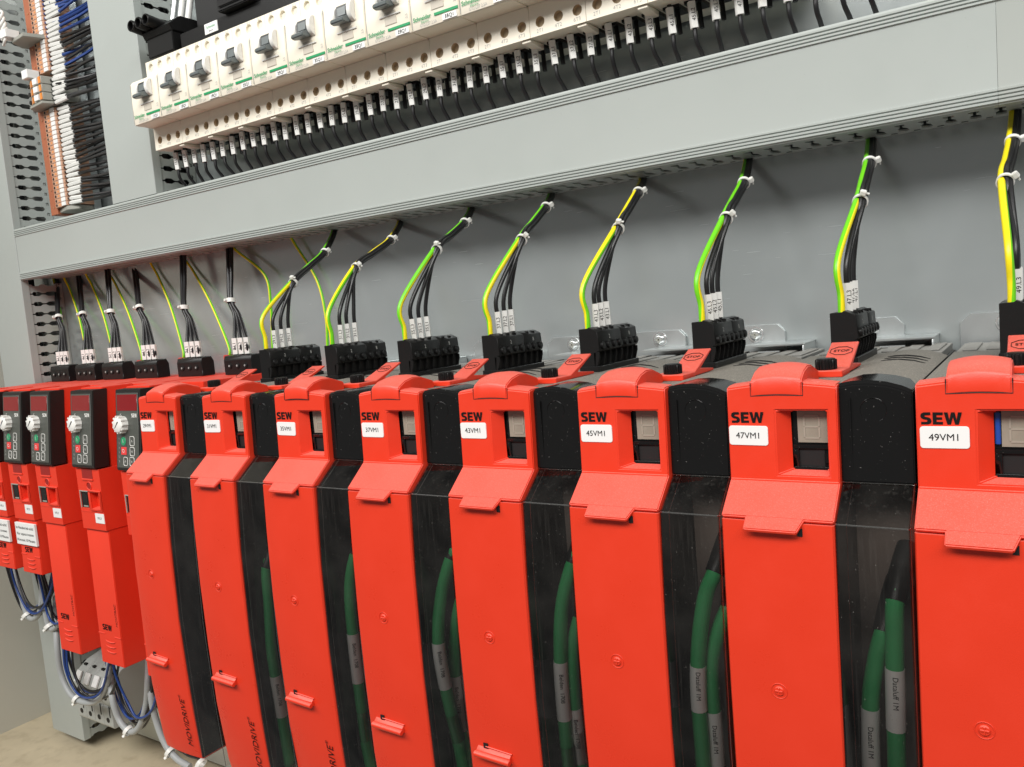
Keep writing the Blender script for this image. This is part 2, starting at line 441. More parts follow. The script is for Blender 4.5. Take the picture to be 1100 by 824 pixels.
CY = 245; LIP = 258
hd = thing('wiring_duct', 'long horizontal grey slotted wiring duct running above the red drives', 'cable duct', (0, 0, 180))
def hcover(x0, x1, dy, mt):
    pr = [(LIP, 1.5)] + [(CY + 1, 1.5)] + ribs(2.5, 14, 4, CY + dy, .9) + [(CY + dy + .6, 15), (CY + dy + .6, 76)] + ribs(77, 88.5, 4, CY + dy, .9) + [(CY + 1, 90), (LIP, 90), (LIP, 88), (CY + 3, 88), (CY + 3, 3), (LIP, 3)]
    return MB().prism(pr, 'x', x0, x1).build('cover', mt, hd, smooth=20)
hcover(-711, 767.9, 0, DUCT)
hcover(768.1, 1450, .15, DUCT_SHADOW)['label'] = 'end of the duct cover, coloured slightly darker as a painted shadow'  # cover split here so its darker grey can paint the shadow at this end
mb = MB(); slotted(mb, -708, 1450, 18, lambda a, d, t: (a, LIP - 2 + d, 3.4 + t * 1.6), 61.5, 1.6)
mb.build('slotted_side', DUCT, hd, smooth=30)
mb = MB(); slotted(mb, -708, 1450, 18, lambda a, d, t: (a, LIP - 2 + d, 87 - t * 1.6), 61.5, 1.6)
mb.build('slotted_side', DUCT, hd, smooth=30)

def vduct(x0, x1, z0, z1, label, gaps):
    t = thing('wiring_duct', label, 'cable duct', ((x0 + x1) / 2, 0, z0))
    cx = (x0 + x1) / 2; hw = (x1 - x0) / 2; H = z1 - z0
    pr = [(-hw, LIP), (-hw, CY + .8), (-hw + .8, CY), (hw - .8, CY), (hw, CY + .8), (hw, LIP), (hw - 1.5, LIP), (hw - 1.5, CY + 2), (-hw + 1.5, CY + 2), (-hw + 1.5, LIP)]
    MB().prism(pr, 'z', 0, H).build('cover', DUCT, t, smooth=30)
    for sgn in (1, -1):
        for (ga, gb) in gaps:
            mb = MB(); slotted(mb, ga - z0, gb - z0, 18, lambda a, d, tt: (sgn * (hw - 1.7 - tt * 1.6), LIP - 2 + d, a), 61.5, 1.6)
            mb.build('slotted_side', DUCT, t, smooth=30)
    return t
vduct(-823, -712.5, -671, 700, 'wide vertical grey slotted duct at the far left beside the cabinet wall', [(-671, 178), (273, 700)])
vduct(-402, -289, 270.6, 700, 'short vertical grey duct between the terminal strip and the breakers', [(273, 700)])

rr = random.Random(5)
def fill(parent, pt, a0, a1):
    for k in range(9):
        c0 = (rr.uniform(-.35, .35), rr.uniform(.25, .9)); pts = []
        for q in range(13):
            a = a0 + (a1 - a0) * q / 12
            pts.append(pt(a, c0[0] + rr.uniform(-.06, .06), c0[1] + rr.uniform(-.05, .05)))
        MB().tube(pts, 7.5, 6).build('laid_cable', WBLACK, parent, smooth=60)
fill(hd, lambda a, s_, d: (a, 256 + 54 * d, 45 + s_ * 88), -700, 1440)
for o in [o for o in C.objects if o.name.startswith('wiring_duct') and o != hd]:
    x = o.location.x / S; hw = 55; zz = o.location.z / S
    fill(o, lambda a, s_, d: (s_ * 110, 256 + 54 * d, a), 2, 700 - zz - 5)

# ------------------------------------------------------------------ large drives
TAGS = ['29VM1', '31VM1', '35VM1', '37VM1', '43VM1', '45VM1', '47VM1', '49VM1']
LEAN = 0.04          # the front leans back slightly towards the top
def fy(z): return LEAN * z
XW = 64.5

def make_drive():
    t = thing('drive_unit', '', 'drive')
    # --- housing
    mb = MB().box(2, 102, 40, 300, -370, -7)
    mb.build('housing', PLUG, t, bevel=1)
    # black front box beside the red face (upper)
    mb = MB()
    ax_ = [(XW + .2, .4), (72, 1.7), (80, 2.0), (90, .8), (98, -1.6), (103.5, -4.2)]
    for (xa, za), (xb, zb_) in zip(ax_[:-1], ax_[1:]):
        f_ = lambda x, z: [(x, 60, z - .4), (x, 7, z), (x, 4.6, z - 2.2), (x, 2.6, -57), (x, 60, -57)]
        A, B = f_(xa, za), f_(xb, zb_)
        for q in range(4): mb.quad(A[q], B[q], B[q + 1], A[q + 1])
        if xa == ax_[0][0]: mb.face([mb.V(p) for p in A])
        if xb == ax_[-1][0]: mb.face([mb.V(p) for p in B])
    bx = mb.build('side_box', BLACK, t, bevel=.8, seg=2, ang=30)
    pass
    tor = [(83 + 7 * math.cos(a), 4.0, -15 + 7 * math.sin(a)) for a in [2 * math.pi * i / 28 for i in range(28)]]
    MB().tube(tor, .14, 5, closed=True).build('moulded_ring', BLACK, bx)
    MB().box(70.5, 71.1, 2.8, 4, -55, -8).build('moulded_rib', BLACK, bx)
    # clear cover (lower)
    prf = [(3.5, -57.5), (-20.5, -76.5), (-24, -140), (-25.5, -220), (-23, -300), (-19.5, -370)]
    inn = [(5, -59), (-18.6, -77.4), (-22.2, -140), (-23.7, -220), (-21.2, -300), (-17.7, -370)]
    mb = MB()
    for i in range(len(prf) - 1):
        (y0, z0), (y1, z1) = prf[i], prf[i + 1]
        mb.quad((XW + .3, y0, z0), (102, y0, z0), (102, y1, z1), (XW + .3, y1, z1))
        mb.quad((102, y0, z0), (103.5, y0 + 2, z0), (103.5, y1 + 2, z1), (102, y1, z1))
        mb.quad((103.5, y0 + 2, z0), (103.5, 40, z0), (103.5, 40, z1), (103.5, y1 + 2, z1))
    cc = mb.build('clear_cover', CLEAR, t, smooth=15)
    # thicker polished edges of the clear cover
    mb = MB()
    for (y, z) in (prf[0], prf[1]):
        mb.tube([(XW + .3, y + .3, z), (102.1, y + .3, z), (103.5, y + 2.3, z)], .55, 6)
    mb.tube([(XW + 6, y + .5, z) for y, z in prf], .22, 5)
    mb.tube([(102.7, y + 1.2, z) for y, z in prf], .45, 5)
    mb.build('cover_edge', EDGE, cc)
    MB().prism([(y + 1.2, z - 1) for y, z in prf] + [(40, -371), (40, -58.5)], 'x', XW + .15, XW + .9).build('compartment_liner', BLACK, t)
    MB().box(XW + .9, 102, 34, 39.5, -369, -59).build('compartment_back', bpy.data.materials.get('brown_grey_plastic') or mat('brown_grey_plastic', (0.075, 0.058, 0.05, 1), .5, var=.5, vscale=30), t)
    # --- red upper cover: arched top, face with window, slope
    mb = MB()
    xs = [0, 14.2, 28.8, 46, 59, XW]
    def arch(x): return 2.6 * (1 - ((x - XW / 2) / (XW / 2)) ** 2)
    zt, zb = -14.3, -53.6
    rows = [(15, .6), (6, .6), (1.2, .1), (0, -1.2), (fy(zt), zt), (fy(zb), zb), (fy(-57), -57), (-23.6, -74.4), (-22.5, -76.3), (-10, -76.3)]
    def P(x, j):
        y, z = rows[j]
        return (x, y, z + (arch(x) if j <= 3 else 0))
    for j in range(len(rows) - 1):
        for i in range(len(xs) - 1):
            if j == 4 and 2 <= i <= 3: continue
            mb.quad(P(xs[i], j), P(xs[i + 1], j), P(xs[i + 1], j + 1), P(xs[i], j + 1))
    for x in (0, XW):
        mb.face([mb.V(P(x, j)) for j in range(len(rows))] + [mb.V((x, 15, -76.3))])
    # window funnel
    o = [(28.8, fy(zt), zt), (46, fy(zt), zt), (59, fy(zt), zt), (59, fy(zb), zb), (46, fy(zb), zb), (28.8, fy(zb), zb)]
    n_ = [(36.4, 6.4, -15.6), (46, 6.4, -15.6), (57, 6.4, -15.6), (57, 6.4, -51.4), (46, 6.4, -51.4), (36.4, 6.4, -51.4)]
    for i in range(6):
        j = (i + 1) % 6; mb.quad(o[i], o[j], n_[j], n_[i])
    up = mb.build('upper_cover', RED, t, bevel=.7, seg=2, ang=24, smooth=35)
    # flap on top
    mb = MB()
    fp = [(-.55, -5.4), (-.6, 2.6), (1.0, 4.6), (8, 8.2), (18, 10.2), (28, 9.6), (44, 4.5)]
    fx = [15.2 + 30 * i / 8 for i in range(9)]
    def FA(x): return 2.4 * (1 - ((x - 30.2) / 15) ** 2)
    for i in range(8):
        for j in range(6):
            f = lambda x, q: (x, fp[q][0], fp[q][1] + (FA(x) if q >= 1 else FA(x) * .35))
            mb.quad(f(fx[i], j), f(fx[i + 1], j), f(fx[i + 1], j + 1), f(fx[i], j + 1))
    for x in (fx[0], fx[-1]):
        mb.face([mb.V((x, y, z)) for y, z in fp] + [mb.V((x, 44, -3)), mb.V((x, 5, -6))])
    tf = mb.build('top_flap', RED, t, bevel=.7, seg=2, ang=40, smooth=50)
    sm = MB().tube([(14.8, .1, 2.2), (14.8, -.25, -5.6), (30, -.3, -5.1), (45.6, -.25, -5.6), (45.6, .1, 2.2)], .32, 5).build('seam', DARK, tf)
    # tongue over the lower cover
    mb = MB()
    f1 = [mb.V((14.6, -22.9, -73.6)), mb.V((48.6, -22.9, -73.6)), mb.V((45.2, -30.2, -79.9)), mb.V((14.6, -30.2, -79.9))]
    f2 = [mb.V((14.6, -22, -75.9)), mb.V((48.6, -22, -75.9)), mb.V((45.2, -29.4, -82.2)), mb.V((14.6, -29.4, -82.2))]
    mb.face(f1); mb.face(f2[::-1])
    for i in range(4): mb.face([f1[i], f2[i], f2[(i + 1) % 4], f1[(i + 1) % 4]])
    mb.build('tongue', RED, t, bevel=.6)
    MB().box(44.6, 47.4, -24.9, -23, -83.8, -79.2).build('slot', DARK, t)
    # --- red lower cover, slightly curved in plan and in section
    mb = MB()
    lr = [(-24.2, -76.8), (-26.2, -120), (-27.6, -178), (-27.4, -240), (-26.0, -300), (-20.9, -360), (-18.6, -373)]
    cols = [0, .8, 4, 20, 32, 45, 60, 63.6, XW]
    def LC(x, j):
        y, z = lr[j]; e = min(x, XW - x)
        return (x, y + (1.6 if e < .1 else .55 if e < 1 else .12 if e < 5 else 0) + (1.0 * (abs(x - 32) / 32) ** 2) * (j / 6.0) * 1.6, z)
    for j in range(len(lr) - 1):
        for i in range(len(cols) - 1): mb.quad(LC(cols[i], j), LC(cols[i + 1], j), LC(cols[i + 1], j + 1), LC(cols[i], j + 1))
    for x in (0, XW): mb.face([mb.V(LC(x, j)) for j in range(len(lr))] + [mb.V((x, 20, -373)), mb.V((x, 20, -76.8))])
    mb.face([mb.V(LC(x, 0)) for x in cols] + [mb.V((XW, 20, -76.8)), mb.V((0, 20, -76.8))])
    mb.face([mb.V(LC(x, 6)) for x in cols] + [mb.V((XW, 20, -373)), mb.V((0, 20, -373))])
    lo = mb.build('lower_cover', RED, t, smooth=40)
    # screw dimple
    tor = [(30 + 4.6 * math.cos(a), -27.7, -178 + 4.6 * math.sin(a)) for a in [2 * math.pi * i / 20 for i in range(20)]]
    mb = MB().tube(tor, .28, 5, closed=True)
    mb.cyl((30, -28.4, -178), 'y', 2.6, 1.2, 12, r2=3.0)
    mb.box(27.9, 32.1, -28.9, -28.3, -178.4, -177.4).box(29.5, 30.4, -28.8, -28.3, -180.2, -175.8)
    mb.build('screw', RED, lo, bevel=.15, seg=1)
    # latch hook
    mb = MB()
    mb.tube([(8.5, -30.6, -270.6), (40, -30.6, -271.4)], 2.3, 10)
    mb.prism([(-26, -266), (-29.5, -268.5), (-29.5, -272), (-26, -274)], 'x', 9, 39.5)
    lh = mb.build('latch_hook', RED, lo, bevel=.3, seg=1)
    MB().box(15, 19, -27.6, -27.0, -266.5, -262.5).build('slot', DARK, lo)
    MB().tube([(17, -27.4, -265), (40.5, -27.4, -266)], .5, 6).build('latch_rib', RED, lo)
    # --- window insert: black bezel, display, socket
    wi = MB().box(35.6, 58, 8.4, 20, -53, -15.0).build('window_insert', BLACK, t)
    ds = MB().box(39.8, 57.4, 7.4, 9, -35, -15.8).build('segment_display', DISPLAY, wi)
    mb = MB()
    for (x0, x1, z0, z1) in ((44, 52, -19.2, -18.2), (44, 52, -26, -25), (44, 52, -32.8, -31.8), (43.2, 44.2, -25, -19.2), (51.8, 52.8, -25, -19.2), (43.2, 44.2, -31.8, -26), (51.8, 52.8, -31.8, -26)):
        mb.box(x0, x1, 7.15, 7.5, z0, z1)
    mb.build('digit', mat('digit_grey', (0.33, 0.295, 0.24, 1), .3) if 'digit_grey' not in bpy.data.materials else bpy.data.materials['digit_grey'], ds)
    mb = MB()
    mb.box(36.6, 57.2, 6.7, 8.3, -38.8, -36.4).box(36.6, 57.2, 6.7, 8.3, -52.4, -49.8).box(36.6, 40, 6.7, 8.3, -49.8, -38.8).box(54.6, 57.2, 6.7, 8.3, -47.5, -41.5)
    mb.build('socket_frame', BLACK, wi, bevel=.3, seg=1)
    MB().box(40, 54.6, 8.0, 8.5, -49.8, -38.8).build('socket_opening', DARK, wi)
    # --- lettering and seam
    logo(20, 6.7, INK, t, (12.2, fy(-22) - .15, -18.6))
    mb = MB(); 
    # white tag plate
    x0, x1, z0, z1, r = 1.0, 24.8, -35.4, -23.4, 1.6
    poly = []
    for cx_, cz_, a0 in ((x1 - r, z1 - r, 0), (x0 + r, z1 - r, 90), (x0 + r, z0 + r, 180), (x1 - r, z0 + r, 270)):
        for k in range(4): a = math.radians(a0 + k * 30); poly.append((cx_ + r * math.cos(a), cz_ + r * math.sin(a)))
    mb.prism([(x, z) for x, z in poly], 'y', fy(-29) - .75, fy(-29) + .4)
    tg = mb.build('tag_plate', LABEL, t, bevel=.15, seg=1); tg['label'] = 'white tag with black printed unit number'
    letter('MOVIDRIVE', 11.0, INK, lo, (52.0, -23.05, -334), right=(0, -.085, 1), up=(-1, 0.0, 0), sx=.93, shear=.12); letter('®', 4.5, INK, lo, (48.8, -25.7, -305), right=(0, -.085, 1), up=(-1, 0, 0))
    # --- stop lever and knob on top
    mb = MB()
    mb.prism([(53, 0), (53, 2.4), (72, 3.0), (108.6, 17.2), (110, 16.0), (85, 4.6), (112, 2.0), (112, .0)], 'x', 40.4, 58.4)
    mb.box(34.6, 58.3, 49.5, 74, -.9, 3.3)
    st = mb.build('stop_lever', RED, t, bevel=.45, seg=1)
    sl = Vector((0, 36.6, 14.2)).normalized(); nrm = Vector((1, 0, 0)).cross(sl)
    ctr = Vector((49.4, 95, 12.0)) + nrm * .3
    letter('STOP', 4.6, INK, st, ctr, right=(1, 0, 0), up=sl, sx=.92, embolden=.05)
    oc = [ctr + Vector((1, 0, 0)) * (7.6 * math.cos(math.radians(22.5 + 45 * k))) + sl * (6.4 * math.sin(math.radians(22.5 + 45 * k))) for k in range(8)]
    MB().tube(oc, .22, 4, closed=True).build('sign_outline', INK, st)
    mb = MB().cyl((46.5, 60.2, 2.5), 'z', 5.9, 8.0, 20)
    for k in range(20):
        a = 2 * math.pi * k / 20
        mb.cyl((46.5 + 6.1 * math.cos(a), 60.2 + 6.1 * math.sin(a), 3.5), 'z', .75, 6.4, 6)
    mb.build('knob', PLUG, t, bevel=.4, seg=1, ang=60)
    # --- dusty top panel with vent slits, rear grille
    mb = MB()
    tx = [60, 66, 72, 80, 90, 98, 103]
    tz = [.2, .6, 1.5, 1.8, .6, -1.8, -4.0]
    ty_ = [8, 60, 128, 214]
    def TP(i, j): return (tx[i], ty_[j], tz[i] + [-.2, 0, 0, -.5][j])
    for i in range(6):
        for j in range(3): mb.quad(TP(i, j), TP(i + 1, j), TP(i + 1, j + 1), TP(i, j + 1))
    mb.box(1.5, 61, 15.2, 214, -6, -.9); mb.box(60, 102.8, 30, 214, -9, -4.6)
    tpn = mb.build('top_panel', TOPGREY, t, smooth=40)
    for k in range(3):
        y = 126 + k * 15
        MB().tube([(69, y, 1.4), (74, y, 1.9), (82, y, 2.0), (90, y, .9), (97, y, -1.1)], [.2, .55, .55, .55, .2], 6).build('vent_slit', DARK, tpn)
    mb = MB().box(2, 99, 214, 300, -8, -1.5)
    for k in range(6): mb.box(6 + k * 16, 16 + k * 16, 222 + (k % 2) * 3, 290, -1.5, -.2)
    mb.build('rear_grille', mat('grey_housing', (0.2, 0.2, 0.19, 1), .6, dust=.4, dscale=900, dust_up=True) if 'grey_housing' not in bpy.data.materials else bpy.data.materials['grey_housing'], t, bevel=.4, seg=1)
    # --- two plug-in terminal connectors on top
    def plug(y0, y1, npole, hgt):
        L_ = y1 - y0
        mb = MB()
        pr = [(34.8, 0), (34.8, hgt), (43.5, hgt + .3), (44.5, hgt + 1.4), (52.8, hgt - 2.6), (54, 17.5), (50.5, 15.5), (49, 0)]
        mb.prism(pr, 'y', y0, y1)
        p = mb.build('terminal_plug', PLUG, t, bevel=.5, seg=1)
        pit = L_ / npole
        mbx = MB()
        for k in range(npole + 1): mbx.box(44, 52, y0 + k * pit - .5, y0 + k * pit + .5, hgt - 2.6, hgt + .2) if 0 < k < npole else None
        for k in range(npole + 1): mbx.prism([(48, 1), (50.2, 1), (53.4, 12), (53.4, 16), (48, 16)], 'y', y0 + k * (pit - .25), y0 + k * (pit - .25) + 1)
        mbx.build('plug_rib', PLUG, p, bevel=.3, seg=1)
        for k in range(npole):
            yc = y0 + (k + .5) * pit
            mc = MB().cyl((53.2, yc, 21.5), (1, 0, .12), 3.3, 2.8, 12)
            s_ = mc.build('screw_collar', PLUG, p, bevel=.4, seg=1)
            MB().cyl((56.0, yc, 21.9), (1, 0, .12), 1.9, .25, 8).build('screw_head', DARK, p)
            MB().box(46.5, 49.5, yc - 1.6, yc + 1.6, hgt - 2.2, hgt - 1.2).build('wire_opening', DARK, p)
        return p
    p1 = plug(133.2, 178, 4, 36.6)
    p2 = plug(178.6, 211, 3, 36.2)
    for p, s_, y in ((p1, '2', 155), (p2, '8', 195)):
        letter(s_, 5, GREYINK, p, (53.4, y, 28.5), right=(0, 1, 0), up=(-.12, 0, 1))
    # plug header that stays on the drive
    MB().box(34, 53, 131.5, 213, -2, 4).build('plug_header', PLUG, t, bevel=.5, seg=1)
    # --- steel flange, screw and rail at the back
    mb = MB()
    mb.prism([(-2, -14), (-2, 16), (6, 23), (53, 23), (60, 16), (60, -14)], 'y', PY - 4.2, PY - .6)
    fl = mb.build('mounting_flange', STEEL, t, bevel=.3, seg=1)
    sc = MB().cyl((32, PY - 4.2, 14), (0, -1, 0), 7.8, 1.2, 20).cyl((32, PY - 5.4, 14), (0, -1, 0), 6.4, 3.2, 20, r2=4.2)
    so = sc.build('flange_screw', SCREWM, fl, bevel=.3, seg=1)
    MB().box(28.6, 35.4, PY - 9, PY - 8.3, 13.2, 14.8).box(31.2, 32.8, PY - 9, PY - 8.4, 10.6, 17.4).build('screw_cross', TGREY, fl)
    mb = MB().box(30, 88, 270, 316, 4.6, 6.4)
    mb.box(86.2, 88, 270, 316, -10, 4.6)
    mb.box(46, 66, 268, 272, -1, .5)
    mb.build('rail_bracket', STEEL, t, bevel=.35, seg=1)
    return t

proto = make_drive()
DR_DESC = ['large red drive tagged 29VM1, farthest left of the eight tall drives',
           'large red drive tagged 31VM1, second tall drive from the left',
           'large red drive tagged 35VM1 with its top flap slightly open, third from the left',
           'large red drive tagged 37VM1, fourth tall drive from the left',
           'large red drive tagged 43VM1 in the middle of the row, two green cables beside it',
           'large red drive tagged 45VM1, third tall drive from the right',
           'large red drive tagged 47VM1, second from the right with its cable hidden behind smoky cover',
           'large red drive tagged 49VM1, nearest at the right edge and cut by the frame']
OFF = [0, 2.6, 1.5, 1.9, .6, -1.1, -.6, 0]     # small unevenness of the row
drives = []
for i in range(8):
    o = proto if i == 0 else copy_tree(proto)
    o.location = Vector((i * 105 + OFF[i], 0, 0)) * S
    o.location.y = random.uniform(-.8, .8) * S
    o.rotation_euler = (math.radians(random.uniform(-.12, .12)), math.radians(random.uniform(-.15, .15)), math.radians(random.uniform(-.25, .25)))
    for c_ in o.children:
        if c_.name.startswith('top_flap'): c_.location.z = random.uniform(0, .5) * S if i != 2 else 1.4 * S; c_.location.y = 0 if i != 2 else -.5 * S
        if c_.name.startswith('tag_plate'): c_.location = Vector((random.uniform(-.3, 1.2), 0, random.uniform(-.8, .6))) * S; c_.rotation_euler.y = math.radians(random.uniform(-1, 1))
    tag(o, DR_DESC[i], 'drive', 'tall red drives in a row')
    drives.append(o)
for i, o in enumerate(drives):
    letter(TAGS[i], 5.3, INK, next(c for c in o.children if c.name.startswith('tag_plate')), (12.9, fy(-29) - .95, -29.4))

MB().box(36.8, 39.4, 7.0, 9.5, -34, -16.4).build('memory_key', mat('blue_plastic', (0.02, 0.07, 0.35, 1), .3), drives[7], bevel=.5)['label'] = 'blue memory key beside the display'

# ------------------------------------------------------------------ wires
def wire(name, label, cat, pts, r, mats, group=None, stripes=None, k=8, n=8):
    mb = MB(); sp = spline(pts, k)
    if stripes:
        tw = stripes
        mb.tube(sp, r, 10, mi=lambda i, kk: 0 if kk < 6 else 1, twist=tw)
    else: mb.tube(sp, r, n)
    o = mb.build(name, mats, None, smooth=60)
    return tag(o, label, cat, group)
def sleeve(parent, a, b_, r, txt=None, side=(0.55, -.83, 0), size=None):
    """white marker sleeve on a wire from a to b, text on the side facing 'side'"""
    a = Vector(a); b_ = Vector(b_)
    mb = MB(); ax = (b_ - a).normalized(); sd = Vector(side); sd = (sd - ax * sd.dot(ax)).normalized(); tn = ax.cross(sd)
    w2 = r * .95
    pr = [sd * w2 + tn * w2 * .75, sd * w2 - tn * w2 * .75, sd * w2 * .4 - tn * w2, -sd * w2 * .4 - tn * w2, -sd * w2, -sd * w2 * .4 + tn * w2, sd * w2 * .4 + tn * w2]
    A = [mb.V(a + p) for p in pr]; B = [mb.V(b_ + p) for p in pr]
    mb.face(A[::-1]); mb.face(B)
    for i in range(len(pr)): mb.face([A[i], A[(i + 1) % len(pr)], B[(i + 1) % len(pr)], B[i]])
    s_ = mb.build('marker_sleeve', SLEEVE, parent, smooth=50)
    if txt:
        letter(txt, size or r * 2.0, INK, s_, (a + b_) / 2 + sd * (w2 + .12), right=ax, up=-tn)
    return s_
def tie(label, c, axis, r, head_dir, group, w_=1.6):
    c = Vector(c); ax = Vector(axis).normalized(); hd_ = Vector(head_dir); hd_ = (hd_ - ax * hd_.dot(ax)).normalized(); q = ax.cross(hd_)
    mb = MB(); n = 20; R0, R1 = r, r + .9
    ring = []
    for i in range(n):
        t_ = 2 * math.pi * i / n; d = hd_ * math.cos(t_) + q * math.sin(t_)
        ring.append([mb.V(c + d * R0 - ax * w_), mb.V(c + d * R1 - ax * w_), mb.V(c + d * R1 + ax * w_), mb.V(c + d * R0 + ax * w_)])
    for i in range(n):
        a, b2 = ring[i], ring[(i + 1) % n]
        for k in range(4): mb.face([a[k], b2[k], b2[(k + 1) % 4], a[(k + 1) % 4]])
    o = mb.build('cable_tie', NYLON, None, smooth=40)
    mb = MB()
    h0 = c + hd_ * (r + .4)
    v = [mb.V(h0 + hd_ * a + q * b2 + ax * d) for a in (0, 3.8) for b2 in (-2.3, 2.3) for d in (-2.1, 2.1)]
    for qd in ((0, 1, 3, 2), (4, 6, 7, 5), (0, 4, 5, 1), (2, 3, 7, 6), (0, 2, 6, 4), (1, 5, 7, 3)): mb.face([v[i] for i in qd])
    mb.build('tie_head', NYLON, o, bevel=.5, seg=2)
    mb = MB(); h1 = h0 + hd_ * 2
    v = [mb.V(h1 + hd_ * a + q * b2 + ax * d) for a in (-.4, .4) for b2 in (2, 4.6) for d in (-1.1, 1.1)]
    for qd in ((0, 1, 3, 2), (4, 6, 7, 5), (0, 4, 5, 1), (2, 3, 7, 6), (0, 2, 6, 4), (1, 5, 7, 3)): mb.face([v[i] for i in qd])
    mb.build('tie_tail', NYLON, o)
    return tag(o, label, 'cable tie', group)

LO = [(315, 303.9), (382.6, 287.6), (469.2, 268.3), (560.2, 257.7), (664, 245.7), (780, 234.8), (924, 216.6), (1080, 195)]
HI = [(348.9, 271.2), (420, 257.7), (499, 239.5), (586.4, 222.8), (685.6, 207), (799, 196.6), (934, 175), (1088, 152)]
EX = [(360, 247), (431, 237), (507, 223), (593, 208), (691, 192), (804, 171), (936, 149), (1091, 118)]
LBL = ['29', '31', '35', '37', '43', '45', '47', '49']
for i in range(8):
    ox = i * 105 + OFF[i]
    lo = Vector(at(*LO[i], y=186)); hi = Vector(at(*HI[i], y=258)); ex = Vector(at(*EX[i], z=184))
    up_ = ex + Vector((0, 2, 26))
    ax_lo = (hi - lo).normalized()
    q = ax_lo.orthogonal().normalized(); q = (Vector((.83, .55, 0)) - ax_lo * Vector((.83, .55, 0)).dot(ax_lo)).normalized(); q2 = ax_lo.cross(q)
    offs = [(-2.6, -.9), (-.2, 1.8), (2.4, -1.2), (.0, -2.4)]
    ent = [(41.5, 139), (44, 151), (44.2, 162), (44, 173.5)]
    nm = LBL[i]
    for k in range(4):
        o_ = q * offs[k][0] + q2 * offs[k][1]
        ex_, ey_ = ent[k]
        e = Vector((ox + ex_, ey_, 33))
        jit = Vector((random.uniform(-1, 1), random.uniform(-1.5, 1.5), 0))
        mid = e + Vector((0, 0, 42)) + jit * .6 + Vector((-1.5 if k == 0 else 0, 1.5, 0))
        pre = lo + o_ * 1.2 - ax_lo * 15 + (e - lo) * .12
        pts = [e, e + Vector((0, 0, 16)) + jit * .2, mid, lo + o_, lo.lerp(hi, .5) + o_, hi + o_, ex + o_ * .9, up_ + o_]
        if k == 0:
            wire('earth_wire', f'striped green and yellow earth wire rising from the plug of drive {nm}VM1', 'wire', pts, 2.55, [WGREEN, WYELLOW] if i % 3 != 1 else [WYELLOW, WGREEN], 'earth wires of the tall drives', stripes=.035 + .02 * (i % 3))
        else:
            o = wire('supply_wire', f'black wire marked {nm}.L{4 - k} between duct and plug of drive {nm}VM1', 'wire', pts, 2.1, WBLACK, 'black supply wires of the tall drives')
            sp = spline(pts, 8)
            a = Vector((e.x, e.y, 36.2 + .6 * k)); bb = a + (sp[10] - a).normalized() * 21
            sleeve(o, a, bb, 3.0, f'{nm}.L{4 - k}', size=4.9)
    tie(f'lower white cable tie on the wire bundle of drive {nm}VM1', lo, ax_lo, 5.0, (.7, -.6, .2) if i % 2 else (.3, -.8, .3), 'cable ties of the tall drives')
    tie(f'upper white cable tie near the duct on the wires of drive {nm}VM1', hi, (up_ - lo), 4.9, (.8, -.3, 0), 'cable ties of the tall drives')

# green network cables behind the clear covers
GC = {1: [[(287, 606), (289, 650), (292, 700), (300, 750), (308, 800), (316, 850)]],
      2: [[(383, 592), (376, 630), (379, 680), (386, 740), (394, 800)]],
      3: [[(486, 596), (474, 640), (471, 690), (480, 745), (493, 800)], [(497, 640), (489, 680), (489, 725), (497, 790)]],
      4: [[(617, 600), (604, 650), (602, 710), (607, 780), (612, 830)], [(624, 660), (615, 700), (617, 760), (624, 824)]],
      5: [[(769, 612), (758, 640), (751, 690), (750, 740), (754, 800), (758, 850)], [(783, 650), (771, 680), (764, 720), (768, 790), (772, 850)]],
      6: [[(962, 640), (961, 690), (962, 750), (964, 840)], [(950, 675), (941, 710), (935, 760), (937, 850)]]}
for i, lst in GC.items():
    for k, path in enumerate(lst):
        pts = []
        ox = i * 105 + OFF[i]
        for u, v in path:
            yy = -2 if k == 0 else 6
            p = Vector(at(u, v, y=yy))
            for _ in range(40):                 # keep the cable inside its own clear compartment
                if p.x - ox < 70: yy -= 1
                elif p.x - ox > 95: yy += 1
                else: break
                yy = max(-18, min(34, yy)); p = Vector(at(u, v, y=yy))
            p.x = min(max(p.x, ox + 70), ox + 95)
            pts.append(p)
        e0 = pts[0] + Vector((3, 16, 16))
        pts = [e0] + pts + [pts[-1] + Vector((0, 4, -30))]
        pos = ['first', 'second'][k]
        side = 'left-hand' if (k == 0) != (i == 6) else 'right-hand'
        lab = f'{side} green network cable behind the smoky cover of drive {TAGS[i]}' if len(lst) > 1 else f'single green network cable behind the smoky cover of drive {TAGS[i]}'
        o = wire('network_cable', lab, 'cable', pts, 5.1, NETGREEN, 'green network cables', n=12)
        sp = spline(pts, 8)
        j = int(len(sp) * (.50 if k == 0 else .60))
        seg = sp[j:j + 8]
        MB().tube(seg, 5.4, 12).build('wrap_label', LABEL, o, smooth=60)
        mdl = seg[3]; axd = (seg[0] - seg[-1]).normalized(); vd = (Vector(CAM) - mdl).normalized(); vd = (vd - axd * vd.dot(axd)).normalized()
        letter('Dataluff 1M' if i > 4 else 'Belden  1708', 4.2, INK, o, mdl + vd * 5.6, right=-axd, up=vd.cross(-axd))
        MB().tube([sp[0] + Vector((1.5, 8, 6)), sp[0], sp[5], sp[9]], [6.6, 6.6, 6.4, 6.0], 14).build('boot', PLUG, o, smooth=60)
        if i in (1, 2, 3, 4):
            MB().tube(sp[-14:-9], 6.4, 10).build('clip', CLEAR, o, smooth=60)

